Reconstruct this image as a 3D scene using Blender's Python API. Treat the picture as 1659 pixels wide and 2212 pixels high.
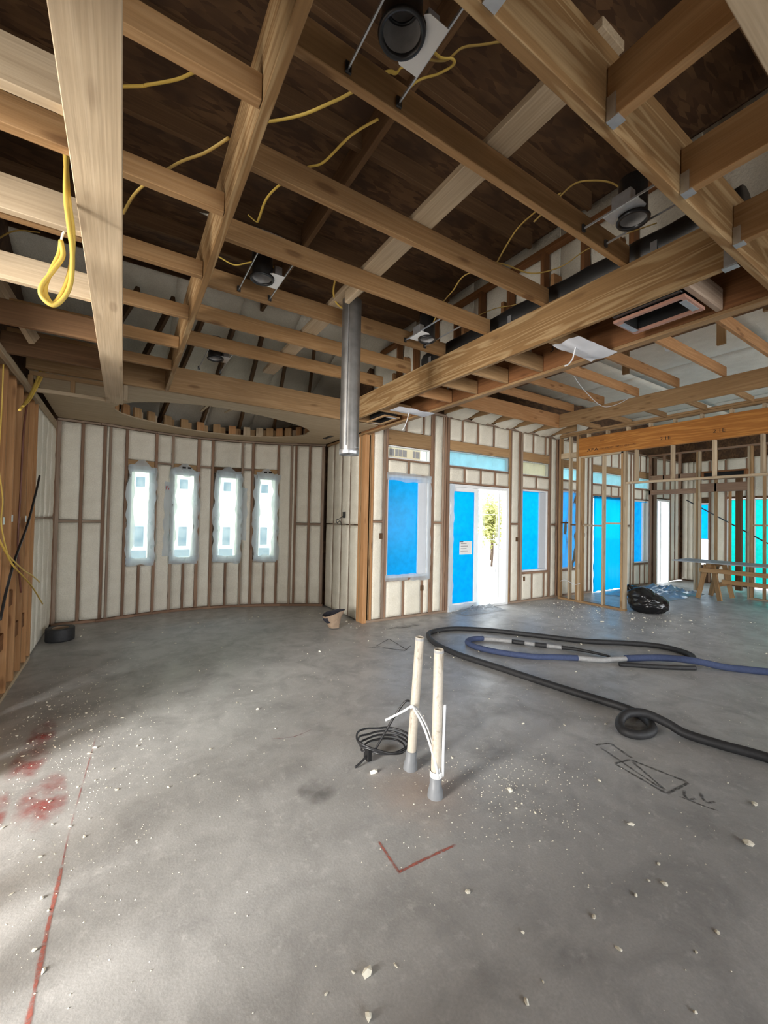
import bpy, bmesh, math, random
from mathutils import Vector, Matrix, noise

random.seed(11)
S = bpy.context.scene
COL = S.collection
for o in list(bpy.data.objects):
    bpy.data.objects.remove(o)

# ------------------------------------------------------------------ camera
CAM_H = 1.6
yaw, pitch, roll, FPX = math.radians(32.44), math.radians(1.10), math.radians(1.13), 887.0
fw = Vector((math.sin(yaw)*math.cos(pitch), math.cos(yaw)*math.cos(pitch), math.sin(pitch)))
rt = Vector((math.cos(yaw), -math.sin(yaw), 0)); up = rt.cross(fw)
r2 = math.cos(roll)*rt + math.sin(roll)*up
u2 = -math.sin(roll)*rt + math.cos(roll)*up
cd = bpy.data.cameras.new('camera'); cam = bpy.data.objects.new('camera', cd); COL.objects.link(cam)
cd.sensor_fit = 'HORIZONTAL'; cd.sensor_width = 36.0; cd.lens = FPX/1659.0*36.0
cd.clip_start = 0.02; cd.clip_end = 300
cam.matrix_world = Matrix(((r2.x, u2.x, -fw.x, 0), (r2.y, u2.y, -fw.y, 0), (r2.z, u2.z, -fw.z, CAM_H), (0, 0, 0, 1)))
S.camera = cam

# ------------------------------------------------------------------ world, daylight, exposure
w = bpy.data.worlds.new('sky'); S.world = w; w.use_nodes = True
bg = w.node_tree.nodes['Background']; bg.inputs[0].default_value = (0.86, 0.93, 1.0, 1); bg.inputs[1].default_value = 3.0
S.view_settings.view_transform = 'Standard'; S.view_settings.look = 'None'
S.view_settings.gamma = 1.0; S.view_settings.use_curve_mapping = False
S.view_settings.exposure = 0.64

def area(name, loc, direction, sx, sy, energy, col, spread=150):
    l = bpy.data.lights.new(name, 'AREA'); l.shape = 'RECTANGLE'; l.size = sx; l.size_y = sy
    l.energy = energy; l.color = col; l.spread = math.radians(spread)
    o = bpy.data.objects.new(name, l); COL.objects.link(o); o.location = loc
    o.rotation_euler = Vector(direction).to_track_quat('-Z', 'Z').to_euler()
    return o
# daylight entering through the openings of the west room and the wall behind the camera, plus an added east fill
area('daylight_west', (-4.75, 0.60, 1.50), (1, 0.14, -0.26), 2.6, 1.7, 520, (1.0, 0.965, 0.915))
area('daylight_behind', (1.6, -4.6, 1.4), (0, 1, -0.28), 4.4, 2.2, 62, (1.0, 0.97, 0.93))
area('fill_east', (9.5, -4.6, 1.5), (0, 1, -0.25), 5.0, 2.2, 115, (0.97, 0.98, 1.0))  # unseen fill lamp added to brighten the east room

# ------------------------------------------------------------------ materials
def mat(name):
    m = bpy.data.materials.new(name); m.use_nodes = True
    nt = m.node_tree; b = nt.nodes['Principled BSDF']
    return m, nt, b
def N(nt, t, **kw):
    n = nt.nodes.new(t)
    for k, v in kw.items(): setattr(n, k, v)
    return n
def mixc(nt, fac, a, b, mode='MIX'):
    n = N(nt, 'ShaderNodeMix', data_type='RGBA', blend_type=mode)
    for i, v in ((0, fac), (6, a), (7, b)):
        if hasattr(v, 'is_output') or hasattr(v, 'links'): nt.links.new(v, n.inputs[i])
        else: n.inputs[i].default_value = v if i == 0 else (*v, 1)
    return n.outputs[2]
def ramp(nt, src, p0, p1, c0=(0, 0, 0), c1=(1, 1, 1)):
    r = N(nt, 'ShaderNodeValToRGB'); e = r.color_ramp.elements
    e[0].position = p0; e[1].position = p1; e[0].color = (*c0, 1); e[1].color = (*c1, 1)
    nt.links.new(src, r.inputs[0]); return r.outputs[0]
def noi(nt, vec, scale, detail=3, rough=.55, dist=0):
    n = N(nt, 'ShaderNodeTexNoise'); n.inputs['Scale'].default_value = scale
    n.inputs['Detail'].default_value = detail; n.inputs['Roughness'].default_value = rough; n.inputs['Distortion'].default_value = dist
    if vec is not None: nt.links.new(vec, n.inputs['Vector'])
    return n.outputs['Fac']
def vscale(nt, vec, s):
    n = N(nt, 'ShaderNodeVectorMath', operation='MULTIPLY'); nt.links.new(vec, n.inputs[0]); n.inputs[1].default_value = s
    return n.outputs[0]
def bump(nt, b, h, strength, dist=.01):
    n = N(nt, 'ShaderNodeBump'); n.inputs['Strength'].default_value = strength; n.inputs['Distance'].default_value = dist
    nt.links.new(h, n.inputs['Height']); nt.links.new(n.outputs[0], b.inputs['Normal'])

def wood(name, light, dark, rings=1.0, knots=.5, rough=.7, var=.22, rmix=.38):
    m, nt, b = mat(name)
    a = N(nt, 'ShaderNodeAttribute', attribute_name='grain'); v = a.outputs['Vector']
    n1 = noi(nt, vscale(nt, v, (.55, 9, 9)), 1.0, 2, .5, .4)
    s = N(nt, 'ShaderNodeMath', operation='MULTIPLY'); s.inputs[1].default_value = 42*rings; nt.links.new(n1, s.inputs[0])
    sn = N(nt, 'ShaderNodeMath', operation='SINE'); nt.links.new(s.outputs[0], sn.inputs[0])
    ring = ramp(nt, sn.outputs[0], .1, 1.0)
    fine = noi(nt, vscale(nt, v, (2.5, 110, 110)), 1.0, 2, .6)
    blot = noi(nt, vscale(nt, v, (1.1, 3, 3)), 1.0, 2, .5)
    base = mixc(nt, ring, dark, light)
    base = mixc(nt, rmix, mixc(nt, blot, dark, light), base)
    f2 = ramp(nt, fine, .25, .75, (.80, .78, .76), (1.08, 1.08, 1.08))
    base = mixc(nt, 1.0, base, f2, 'MULTIPLY')
    vo = N(nt, 'ShaderNodeTexVoronoi', feature='F1'); vo.inputs['Scale'].default_value = 1.0
    nt.links.new(vscale(nt, v, (2.3, 7.5, 7.5)), vo.inputs['Vector'])
    kn = ramp(nt, vo.outputs['Distance'], .10, .19, (1, 1, 1), (0, 0, 0))
    km = N(nt, 'ShaderNodeMath', operation='MULTIPLY'); km.inputs[1].default_value = knots; nt.links.new(kn, km.inputs[0])
    base = mixc(nt, km.outputs[0], base, (dark[0]*.32, dark[1]*.25, dark[2]*.22))
    oi = N(nt, 'ShaderNodeObjectInfo')
    tint = ramp(nt, oi.outputs['Random'], 0, 1, (1-var, 1-var*1.05, 1-var*1.1), (1+var*.6, 1+var*.55, 1+var*.5))
    base = mixc(nt, 1.0, base, tint, 'MULTIPLY')
    nt.links.new(base, b.inputs['Base Color']); b.inputs['Roughness'].default_value = rough
    b.inputs['Specular IOR Level'].default_value = .25
    bump(nt, b, fine, .18, .003)
    return m
W = {
 'pine':   wood('pine', (.48, .315, .165), (.34, .205, .095)),
 'pale':   wood('pale_pine', (.58, .47, .33), (.47, .365, .24), rings=.7, knots=.35),
 'joist':  wood('joist_pine', (.42, .26, .125), (.30, .165, .068), knots=.6),
 'grainy': wood('coarse_pine', (.46, .32, .165), (.25, .135, .05), rings=1.1, knots=.3, rmix=.68),
 'orange': wood('fir_stud', (.56, .32, .155), (.42, .21, .085), knots=.6),
 'rafter': wood('shade_toned_pine', (.17, .095, .045), (.105, .055, .025), knots=.4),  # pine darkened so its colour carries the attic shade
 'red':    wood('red_fir', (.27, .125, .05), (.18, .075, .028), knots=.5),
 'wallw':  wood('wall_stud', (.36, .235, .155), (.25, .15, .10), knots=.5),
 'dirty':  wood('foamed_stud', (.42, .33, .25), (.27, .19, .14), knots=.2),
 'lvl':    wood('laminated_veneer', (.62, .28, .07), (.42, .16, .035), rings=.9, knots=0, var=.04, rmix=.7),
 'ply':    wood('plywood', (.58, .47, .33), (.47, .365, .24), rings=.8, knots=.15),
}
def osb():
    m, nt, b = mat('osb'); tc = N(nt, 'ShaderNodeTexCoord'); v = tc.outputs['Object']
    vo = N(nt, 'ShaderNodeTexVoronoi', feature='F1'); vo.inputs['Scale'].default_value = 1
    d = noi(nt, v, 4, 2)
    nt.links.new(vscale(nt, v, (9, 34, 20)), vo.inputs['Vector'])
    c = mixc(nt, ramp(nt, vo.outputs['Color'], .2, .8), (.07, .032, .013), (.16, .083, .035))  # flake tones darkened to carry the attic shade
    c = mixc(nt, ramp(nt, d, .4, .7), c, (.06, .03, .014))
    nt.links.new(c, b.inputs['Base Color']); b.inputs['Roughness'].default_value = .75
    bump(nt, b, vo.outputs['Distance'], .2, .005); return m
def foam():
    m, nt, b = mat('spray_foam'); tc = N(nt, 'ShaderNodeTexCoord'); v = tc.outputs['Object']
    n1 = noi(nt, v, 5, 4); n2 = noi(nt, v, 38, 3); n3 = noi(nt, v, 120, 2)
    c = mixc(nt, ramp(nt, n1, .3, .7), (.75, .70, .585), (.86, .815, .70))
    c = mixc(nt, ramp(nt, n3, .35, .6), mixc(nt, .35, c, (.52, .48, .40)), c)
    oi = N(nt, 'ShaderNodeObjectInfo')
    c = mixc(nt, 1.0, c, ramp(nt, oi.outputs['Random'], 0, 1, (.93, .93, .92), (1.05, 1.05, 1.05)), 'MULTIPLY')
    nt.links.new(c, b.inputs['Base Color']); b.inputs['Roughness'].default_value = .85
    b.inputs['Specular IOR Level'].default_value = .2
    bump(nt, b, n2, .55, .012); return m
def concrete():
    m, nt, b = mat('concrete'); tc = N(nt, 'ShaderNodeTexCoord'); v = tc.outputs['Object']
    n1 = noi(nt, v, .8, 5, .6, .3); n2 = noi(nt, v, 3.2, 6, .65, .5); n3 = noi(nt, v, 90, 3, .6); n4 = noi(nt, v, 14, 5, .7)
    c = mixc(nt, ramp(nt, n1, .3, .7), (.39, .388, .383), (.53, .525, .517))
    c = mixc(nt, ramp(nt, n2, .42, .72), c, (.30, .297, .292))
    c = mixc(nt, ramp(nt, n4, .55, .8), c, (.60, .595, .585))
    c = mixc(nt, ramp(nt, n3, .3, .7), mixc(nt, .25, c, (.20, .195, .19)), c)
    # reddish dust trodden around the stubbed-up pipes
    dv = N(nt, 'ShaderNodeVectorMath', operation='DISTANCE'); nt.links.new(v, dv.inputs[0]); dv.inputs[1].default_value = (1.56, 1.93, 0)
    ad = N(nt, 'ShaderNodeMath', operation='MULTIPLY_ADD'); nt.links.new(n2, ad.inputs[0]); ad.inputs[1].default_value = .5; nt.links.new(dv.outputs['Value'], ad.inputs[2])
    c = mixc(nt, ramp(nt, ad.outputs[0], .3, .62, (.6, .6, .6), (0, 0, 0)), c, (.36, .26, .20))
    nt.links.new(c, b.inputs['Base Color'])
    r = ramp(nt, n2, .3, .75, (.30, .30, .30), (.56, .56, .56)); nt.links.new(r, b.inputs['Roughness'])
    b.inputs['Specular IOR Level'].default_value = .4
    mx = N(nt, 'ShaderNodeMath', operation='ADD'); nt.links.new(n4, mx.inputs[0]); nt.links.new(n3, mx.inputs[1])
    bump(nt, b, mx.outputs[0], .14, .006); return m
def plain(name, col, rough=.5, metal=0, var=0, vscl=20, spec=.5, bmp=0):
    m, nt, b = mat(name); b.inputs['Roughness'].default_value = rough; b.inputs['Metallic'].default_value = metal
    b.inputs['Specular IOR Level'].default_value = spec
    tc = N(nt, 'ShaderNodeTexCoord'); n = noi(nt, tc.outputs['Object'], vscl, 3)
    k = var if var else .05
    c = mixc(nt, n, tuple(x*(1-k) for x in col), tuple(min(1, x*(1+k)) for x in col))
    nt.links.new(c, b.inputs['Base Color'])
    if bmp: bump(nt, b, n, bmp, .01)
    return m
def film(name, col, clear, rough_col=None, diffuse=.25):
    """thin plastic sheet: part clear, part light-scattering"""
    m, nt, b = mat(name); nt.nodes.remove(b); out = nt.nodes['Material Output']
    tr = N(nt, 'ShaderNodeBsdfTransparent'); tr.inputs[0].default_value = (*(rough_col or col), 1)
    tl = N(nt, 'ShaderNodeBsdfTranslucent'); tl.inputs[0].default_value = (*col, 1)
    df = N(nt, 'ShaderNodeBsdfDiffuse'); df.inputs[0].default_value = (*col, 1)
    gl = N(nt, 'ShaderNodeBsdfGlossy'); gl.inputs[0].default_value = (1, 1, 1, 1); gl.inputs['Roughness'].default_value = .2
    m1 = N(nt, 'ShaderNodeMixShader'); m1.inputs[0].default_value = diffuse; nt.links.new(tl.outputs[0], m1.inputs[1]); nt.links.new(df.outputs[0], m1.inputs[2])
    tc = N(nt, 'ShaderNodeTexCoord'); n = noi(nt, vscale(nt, tc.outputs['Object'], (6, 6, 1.5)), 1.0, 3)
    rr = ramp(nt, n, .3, .7, (max(0, clear-.12),)*3, (min(1, clear+.12),)*3)
    m2 = N(nt, 'ShaderNodeMixShader'); nt.links.new(rr, m2.inputs[0]); nt.links.new(m1.outputs[0], m2.inputs[1]); nt.links.new(tr.outputs[0], m2.inputs[2])
    lw = N(nt, 'ShaderNodeLayerWeight'); lw.inputs[0].default_value = .15
    m3 = N(nt, 'ShaderNodeMixShader'); nt.links.new(lw.outputs['Fresnel'], m3.inputs[0]); nt.links.new(m2.outputs[0], m3.inputs[1]); nt.links.new(gl.outputs[0], m3.inputs[2])
    nt.links.new(m3.outputs[0], out.inputs[0]); return m
def spray(name, col, lo, hi, scale):
    m, nt, b = mat(name); out = nt.nodes['Material Output']
    b.inputs['Base Color'].default_value = (*col, 1); b.inputs['Roughness'].default_value = .8
    tr = N(nt, 'ShaderNodeBsdfTransparent'); mx = N(nt, 'ShaderNodeMixShader')
    tc = N(nt, 'ShaderNodeTexCoord'); n = noi(nt, tc.outputs['Object'], scale, 4, .65)
    at = N(nt, 'ShaderNodeAttribute', attribute_name='cover'); ml = N(nt, 'ShaderNodeMath', operation='MULTIPLY')
    nt.links.new(ramp(nt, n, lo, hi), ml.inputs[0]); nt.links.new(at.outputs['Fac'], ml.inputs[1])
    nt.links.new(ml.outputs[0], mx.inputs[0]); nt.links.new(tr.outputs[0], mx.inputs[1]); nt.links.new(b.outputs[0], mx.inputs[2])
    nt.links.new(mx.outputs[0], out.inputs[0]); return m

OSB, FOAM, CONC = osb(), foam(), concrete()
GALV = plain('galvanized_steel', (.62, .64, .66), .38, .85, .25, 25)
FLUE = plain('dull_steel', (.27, .262, .25), .46, .9, .5, 9)
BLACKP = plain('black_plastic', (.012, .012, .013), .35)
CANIN = plain('can_interior', (.42, .41, .40), .35, .3, .4, 20)
WHITEP = plain('white_plastic', (.82, .82, .80), .45)
VINYL = plain('white_vinyl', (.84, .85, .85), .4)
SASHG = plain('film_grey_sash', (.60, .63, .67), .5)  # grey of the translucent film lying over the vinyl
YEL = plain('yellow_cable', (.72, .50, .10), .45, 0, .1)
YELD = plain('dull_yellow_cable', (.42, .28, .07), .5, 0, .1)  # a duller yellow than the other cables
BLACKC = plain('black_cable', (.02, .02, .022), .4)
BROWNC = plain('brown_cable', (.16, .06, .04), .5)
PVC = plain('pvc', (.60, .535, .44), .45, 0, .18, 9)
def dirty_pvc():
    m, nt, b = mat('dirty_pvc'); tc = N(nt, 'ShaderNodeTexCoord'); v = tc.outputs['Object']
    n1 = noi(nt, vscale(nt, v, (18, 18, 7)), 1.0, 5, .7, .6); n2 = noi(nt, v, 60, 3)
    c = mixc(nt, ramp(nt, n2, .3, .7), (.50, .445, .365), (.56, .505, .43)); c = mixc(nt, ramp(nt, n1, .56, .66), c, (.30, .25, .19))
    nt.links.new(c, b.inputs['Base Color']); b.inputs['Roughness'].default_value = .5; return m
PVC = dirty_pvc()
PVCG = plain('grey_pvc', (.20, .21, .225), .5, 0, .15, 12)
TUBEW = plain('white_tubing', (.78, .79, .80), .35)
RUB = plain('rubber_hose', (.022, .022, .024), .6, 0, .5, 30, bmp=.3)
BLUES = plain('blue_sleeve', (.05, .07, .15), .85, 0, .3, 40, bmp=.3)
GREYT = plain('grey_tape', (.34, .34, .34), .6, 0, .3, 30, bmp=.3)
BAGM = plain('black_bag', (.008, .008, .009), .22, 0, .3, 20)
PAPER = plain('kraft_paper', (.33, .235, .16), .8, 0, .25, 18, bmp=.2)
PAPERD = plain('navy_print_and_shade', (.022, .022, .032), .8)  # print colour; also paints the shade inside the paper bag
LABELM = plain('paper_label', (.80, .80, .78), .6)
DARKIN = plain('duct_interior', (.006, .006, .006), .8)
COPPER = plain('duct_flange', (.50, .27, .20), .45, .3, .2, 15)
FABRIC = plain('white_fabric', (.72, .72, .75), .8, 0, .05, 12)
STEELD = plain('dark_steel', (.10, .10, .10), .4, .9)
INKB = plain('black_ink', (.015, .013, .012), .8)
INKR = plain('red_ink', (.45, .03, .04), .7)
GREYBD = plain('table_board', (.36, .37, .38), .6, 0, .2, 6)
STUCCO = plain('cream_stucco', (.86, .80, .58), .9, 0, .05, 3)
GLASSD = plain('dark_glass', (.10, .17, .22), .15)
EARTH = plain('pale_ground', (.62, .58, .54), .9, 0, .2, 2)
LEAF = plain('yellow_green_leaf', (.50, .50, .17), .7, 0, .3, 6)  # yellow-green leaf colour
BARK = plain('bark', (.16, .11, .08), .9, 0, .3, 8)
BLUEF = film('blue_film', (.0, .62, .96), .42, (.002, .42, .70), .08)
BLUED = film('blue_drape_plastic', (.0, .24, .50), .25, (.002, .30, .60), .08)
TEALF = film('teal_film', (.05, .72, .66), .45, (.05, .52, .48), .12)
FILMB = film('crumpled_milky_plastic', (.80, .86, .90), .30, (.9, .95, 1.0), .45)
WHITEF = film('milky_film', (.88, .93, .95), .86, (.92, .97, .97), .25)
CLEARF = film('clear_plastic', (.80, .85, .90), .80, (.96, .98, 1.0), .45)
BEIGEF = film('beige_film', (.70, .68, .55), .12, None, .35)
TRANSF = film('pale_blue_film', (.50, .74, .80), .25, None, .3)
SHEETB = film('blue_tinted_plastic', (.36, .58, .78), .35, (.7, .85, 1.0), .6)
REDS = spray('red_spray', (.40, .12, .09), .25, .60, 30)
REDW = spray('worn_red_spray', (.36, .08, .07), .38, .75, 6)
MARK = spray('black_marker', (.09, .09, .09), .28, .65, 40)
SOOT = spray('dark_scuff', (.17, .165, .16), .35, .85, 6)

# ------------------------------------------------------------------ mesh helpers
def link(o, parent=None):
    COL.objects.link(o)
    if parent is not None:
        o.parent = parent
        o.matrix_parent_inverse = parent.matrix_basis.inverted() if parent.parent is None else (parent.parent.matrix_basis @ parent.matrix_parent_inverse @ parent.matrix_basis).inverted()
    return o
def tag(o, label=None, cat=None, group=None, kind=None):
    if label: o['label'] = label
    if cat: o['category'] = cat
    if group: o['group'] = group
    if kind: o['kind'] = kind
    return o
def empty(name, loc, label=None, cat=None, group=None, kind=None):
    o = bpy.data.objects.new(name, None); o.location = loc; o.empty_display_size = .1; COL.objects.link(o)
    return tag(o, label, cat, group, kind)
def grain(me):
    off = Vector((random.uniform(0, 60), random.uniform(0, 60), random.uniform(0, 60)))
    at = me.attributes.new('grain', 'FLOAT_VECTOR', 'POINT')
    vals = []
    for v in me.vertices: vals.extend(v.co + off)
    at.data.foreach_set('vector', vals)
def obox(name, parent, c, ax, ay, az, hx, hy, hz, m, bev=.0025):
    """box with local axes; local X is the long (grain) axis"""
    L = [(hx, Vector(ax)), (hy, Vector(ay)), (hz, Vector(az))]
    L.sort(key=lambda t: -t[0])
    X, Y = L[0][1].normalized(), L[1][1].normalized(); Zv = X.cross(Y)
    bm = bmesh.new(); bmesh.ops.create_cube(bm, size=2)
    for v in bm.verts: v.co = Vector((v.co.x*L[0][0], v.co.y*L[1][0], v.co.z*L[2][0]))
    if bev and L[2][0] > bev*1.6: bmesh.ops.bevel(bm, geom=bm.edges[:], offset=bev, segments=1, affect='EDGES')
    me = bpy.data.meshes.new(name); bm.to_mesh(me); bm.free(); grain(me); me.materials.append(m)
    o = bpy.data.objects.new(name, me)
    o.matrix_basis = Matrix(((X.x, Y.x, Zv.x, c[0]), (X.y, Y.y, Zv.y, c[1]), (X.z, Y.z, Zv.z, c[2]), (0, 0, 0, 1)))
    return link(o, parent)
def bd(name, parent, x0, x1, y0, y1, z0, z1, m, bev=.0025):
    return obox(name, parent, ((x0+x1)/2, (y0+y1)/2, (z0+z1)/2), (1, 0, 0), (0, 1, 0), (0, 0, 1), abs(x1-x0)/2, abs(y1-y0)/2, abs(z1-z0)/2, m, bev)
def bdir(name, parent, p0, p1, wd, ht, m, upv=(0, 0, 1), bev=.0025):
    p0, p1 = Vector(p0), Vector(p1); d = p1-p0; X = d.normalized(); Y = Vector(upv).cross(X).normalized(); Zv = X.cross(Y)
    return obox(name, parent, (p0+p1)/2, X, Y, Zv, d.length/2, wd/2, ht/2, m, bev)
def mesh(name, verts, faces, m, parent=None, smooth=False, center=True, mats=None, fm=None):
    c = Vector((0, 0, 0))
    if center:
        lo = Vector((min(v[i] for v in verts) for i in range(3))); hi = Vector((max(v[i] for v in verts) for i in range(3)))
        c = Vector(((lo.x+hi.x)/2, (lo.y+hi.y)/2, lo.z))
    me = bpy.data.meshes.new(name); me.from_pydata([tuple(Vector(v)-c) for v in verts], [], faces); me.update()
    for mm in (mats or [m]): me.materials.append(mm)
    if fm:
        for p, i in zip(me.polygons, fm): p.material_index = i
    if smooth:
        for p in me.polygons: p.use_smooth = True
    bm = bmesh.new(); bm.from_mesh(me); bmesh.ops.recalc_face_normals(bm, faces=bm.faces); bm.to_mesh(me); bm.free()
    grain(me)
    o = bpy.data.objects.new(name, me); o.location = c
    return link(o, parent)
def boxes(name, rects, m, parent=None):
    """one structural slab made of several boxes"""
    V, F = [], []
    for (x0, x1, y0, y1, z0, z1) in rects:
        b = len(V)
        V += [(x0, y0, z0), (x1, y0, z0), (x1, y1, z0), (x0, y1, z0), (x0, y0, z1), (x1, y0, z1), (x1, y1, z1), (x0, y1, z1)]
        F += [(b, b+3, b+2, b+1), (b+4, b+5, b+6, b+7), (b, b+1, b+5, b+4), (b+1, b+2, b+6, b+5), (b+2, b+3, b+7, b+6), (b+3, b, b+4, b+7)]
    return mesh(name, V, F, m, parent, center=False)
def catmull(P, n=6, closed=False):
    P = [Vector(p) for p in P]; out = []
    k = len(P)
    for i in range(k if closed else k-1):
        g = lambda j: P[j % k] if closed else P[max(0, min(k-1, j))]
        a, b, c, d = g(i-1), g(i), g(i+1), g(i+2)
        for s in range(n):
            t = s/n
            out.append(.5*((2*b)+(-a+c)*t+(2*a-5*b+4*c-d)*t*t+(-a+3*b-3*c+d)*t**3))
    if not closed: out.append(P[-1])
    return out
def tube(name, P, r, m, parent=None, n=6, seg=8, smoothpts=True, closed=False, rfun=None, flat=1.0):
    Q = catmull(P, n, closed) if smoothpts else [Vector(p) for p in P]
    V, F = [], []; k = len(Q); prev = None
    for i, q in enumerate(Q):
        t = (Q[(i+1) % k]-Q[i-1]) if closed else (Q[min(i+1, k-1)]-Q[max(i-1, 0)])
        if t.length < 1e-9: t = Vector((0, 0, 1))
        t.normalize()
        if prev is None:
            a = Vector((0, 0, 1)) if abs(t.z) < .9 else Vector((1, 0, 0)); nrm = (a-t*a.dot(t)).normalized()
        else: nrm = (prev-t*prev.dot(t)).normalized()
        prev = nrm; bn = t.cross(nrm); rr = r if rfun is None else r*rfun(i/max(1, k-1))
        for s in range(seg):
            a = 2*math.pi*s/seg; V.append(q+nrm*(math.cos(a)*rr*flat)+bn*(math.sin(a)*rr))
    lim = k if closed else k-1
    for i in range(lim):
        j = (i+1) % k
        for s in range(seg): F.append((i*seg+s, i*seg+(s+1) % seg, j*seg+(s+1) % seg, j*seg+s))
    if not closed:
        F.append(tuple(range(seg-1, -1, -1))); F.append(tuple((k-1)*seg+s for s in range(seg)))
    return mesh(name, V, F, m, parent, smooth=True)
def lathe(name, prof, c, m, parent=None, seg=28, axis=None, smooth=True):
    """prof: list of (radius, height) ; axis: tilted axis direction"""
    A = Vector(axis or (0, 0, 1)).normalized(); X = A.orthogonal().normalized(); Y = A.cross(X)
    V, F = [], []; c = Vector(c)
    for (r, h) in prof:
        for s in range(seg):
            a = 2*math.pi*s/seg; V.append(c+A*h+X*(r*math.cos(a))+Y*(r*math.sin(a)))
    for i in range(len(prof)-1):
        for s in range(seg): F.append((i*seg+s, i*seg+(s+1) % seg, (i+1)*seg+(s+1) % seg, (i+1)*seg+s))
    o = mesh(name, V, F, m, parent, smooth=smooth)
    return o
def text(name, s, size, parent, loc, xdir, ydir, m, sx=1.0):
    cu = bpy.data.curves.new(name, 'FONT'); cu.body = s; cu.size = size; cu.resolution_u = 2
    t = bpy.data.objects.new(name, cu); COL.objects.link(t)
    dg = bpy.context.evaluated_depsgraph_get(); me = bpy.data.meshes.new_from_object(t.evaluated_get(dg))
    bpy.data.objects.remove(t); me.materials.clear(); me.materials.append(m)
    o = bpy.data.objects.new(name, me); X = Vector(xdir).normalized(); Y = Vector(ydir).normalized(); Zv = X.cross(Y)
    o.matrix_basis = Matrix(((X.x*sx, Y.x, Zv.x, loc[0]), (X.y*sx, Y.y, Zv.y, loc[1]), (X.z*sx, Y.z, Zv.z, loc[2]), (0, 0, 0, 1)))
    return link(o, parent)

# wall frames: P(u, z, d) -> world, d is measured from the stud faces into the room
def frame_line(p, q, nrm):
    p, q, nrm = Vector((*p, 0)), Vector((*q, 0)), Vector((*nrm, 0)).normalized(); t = (q-p).normalized()
    return lambda u, z, d: p+t*u+nrm*d+Vector((0, 0, z))
def frame_poly(A):
    A = [Vector((*a, 0)) for a in A]; cu = [0]
    for i in range(len(A)-1): cu.append(cu[-1]+(A[i+1]-A[i]).length)
    def P(u, z, d):
        u = max(0, min(cu[-1]-1e-6, u)); i = 0
        while i < len(A)-2 and u > cu[i+1]: i += 1
        t = (A[i+1]-A[i]).normalized(); nrm = Vector((t.y, -t.x, 0))
        return A[i]+t*(u-cu[i])+nrm*d+Vector((0, 0, z))
    return P
def fboard(name, parent, P, u0, u1, z0, z1, d0, d1, m, bev=.0025):
    um, zm = (u0+u1)/2, (z0+z1)/2
    a, b = P(um-.005, zm, 0), P(um+.005, zm, 0); t = (b-a).normalized(); c = P(um, zm, (d0+d1)/2)
    return obox(name, parent, c, t, Vector((0, 0, 1)), Vector((t.y, -t.x, 0)), (u1-u0)/2, (z1-z0)/2, (d1-d0)/2, m, bev)
def ffoam(parent, P, u0, u1, z0, z1, d=0.0, amp=.012, back=-.09, name='foam_panel', step=.055, seed=None):
    nu = max(2, min(14, int((u1-u0)/step)+1)); nz = max(2, min(44, int((z1-z0)/step)+1))
    sd = random.uniform(0, 100); V, F = [], []
    for j in range(nz+1):
        for i in range(nu+1):
            u = u0+(u1-u0)*i/nu; z = z0+(z1-z0)*j/nz
            e = min(min(i, nu-i)/nu*(u1-u0), min(j, nz-j)/nz*(z1-z0)); k = min(1, e/.03)
            dd = d-.014*(1-k)+amp*k*noise.noise((u*4.5+sd, z*4.5, sd))+amp*.6*k*noise.noise((u*13+sd, z*13, 5))
            ju = 0 if k >= 1 else .006*noise.noise((u*9, z*9, sd)); V.append(P(u+ju, z, dd))
    n = nu+1
    for j in range(nz):
        for i in range(nu): F.append((j*n+i, j*n+i+1, (j+1)*n+i+1, (j+1)*n+i))
    rim = [i for i in range(n)]+[j*n+nu for j in range(1, nz+1)]+[nz*n+i for i in range(nu-1, -1, -1)]+[j*n for j in range(nz-1, 0, -1)]
    b0 = len(V)
    for k in rim:
        j, i = divmod(k, n); V.append(P(u0+(u1-u0)*i/nu, z0+(z1-z0)*j/nz, back))
    for k in range(len(rim)):
        l = (k+1) % len(rim); F.append((rim[k], b0+k, b0+l, rim[l]))
    return mesh(name, V, F, FOAM, parent, smooth=True)
def fsheet(name, parent, P, u0, u1, z0, z1, d, m, amp=.006, step=.05, ragged=.0, drape=3.0):
    nu = max(3, int((u1-u0)/step)); nz = max(3, int((z1-z0)/step)); sd = random.uniform(0, 99); V, F = [], []
    for j in range(nz+1):
        for i in range(nu+1):
            u = u0+(u1-u0)*i/nu; z = z0+(z1-z0)*j/nz
            if i in (0, nu): u += ragged*noise.noise((z*6, sd, i))
            if j in (0, nz): z += ragged*noise.noise((u*6, sd+7, j))
            V.append(P(u, z, d+amp*noise.noise((u*9+sd, z*drape, 1))+amp*(.5 if amp < .015 else .12)*noise.noise((u*22, z*9+sd, 3))))
    n = nu+1
    for j in range(nz):
        for i in range(nu): F.append((j*n+i, j*n+i+1, (j+1)*n+i+1, (j+1)*n+i))
    return mesh(name, V, F, m, parent, smooth=True)

# ================================================================== SETTING
# ---- floor
fv, ff = [], []
xs = [-5.2+i*.5 for i in range(45)]; ys = [-5+i*.5 for i in range(28)]
for y in ys:
    for x in xs: fv.append((x, y, 0))
for j in range(len(ys)-1):
    for i in range(len(xs)-1):
        if ys[j+1] > 5.7 and (xs[i] > 3.3 or xs[i+1] < -1.4): continue
        n = len(xs); ff.append((j*n+i, j*n+i+1, (j+1)*n+i+1, (j+1)*n+i))
floor = mesh('floor', fv, ff, CONC, center=False); tag(floor, 'bare grey concrete slab strewn with foam crumbs', 'floor', kind='structure')

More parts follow.
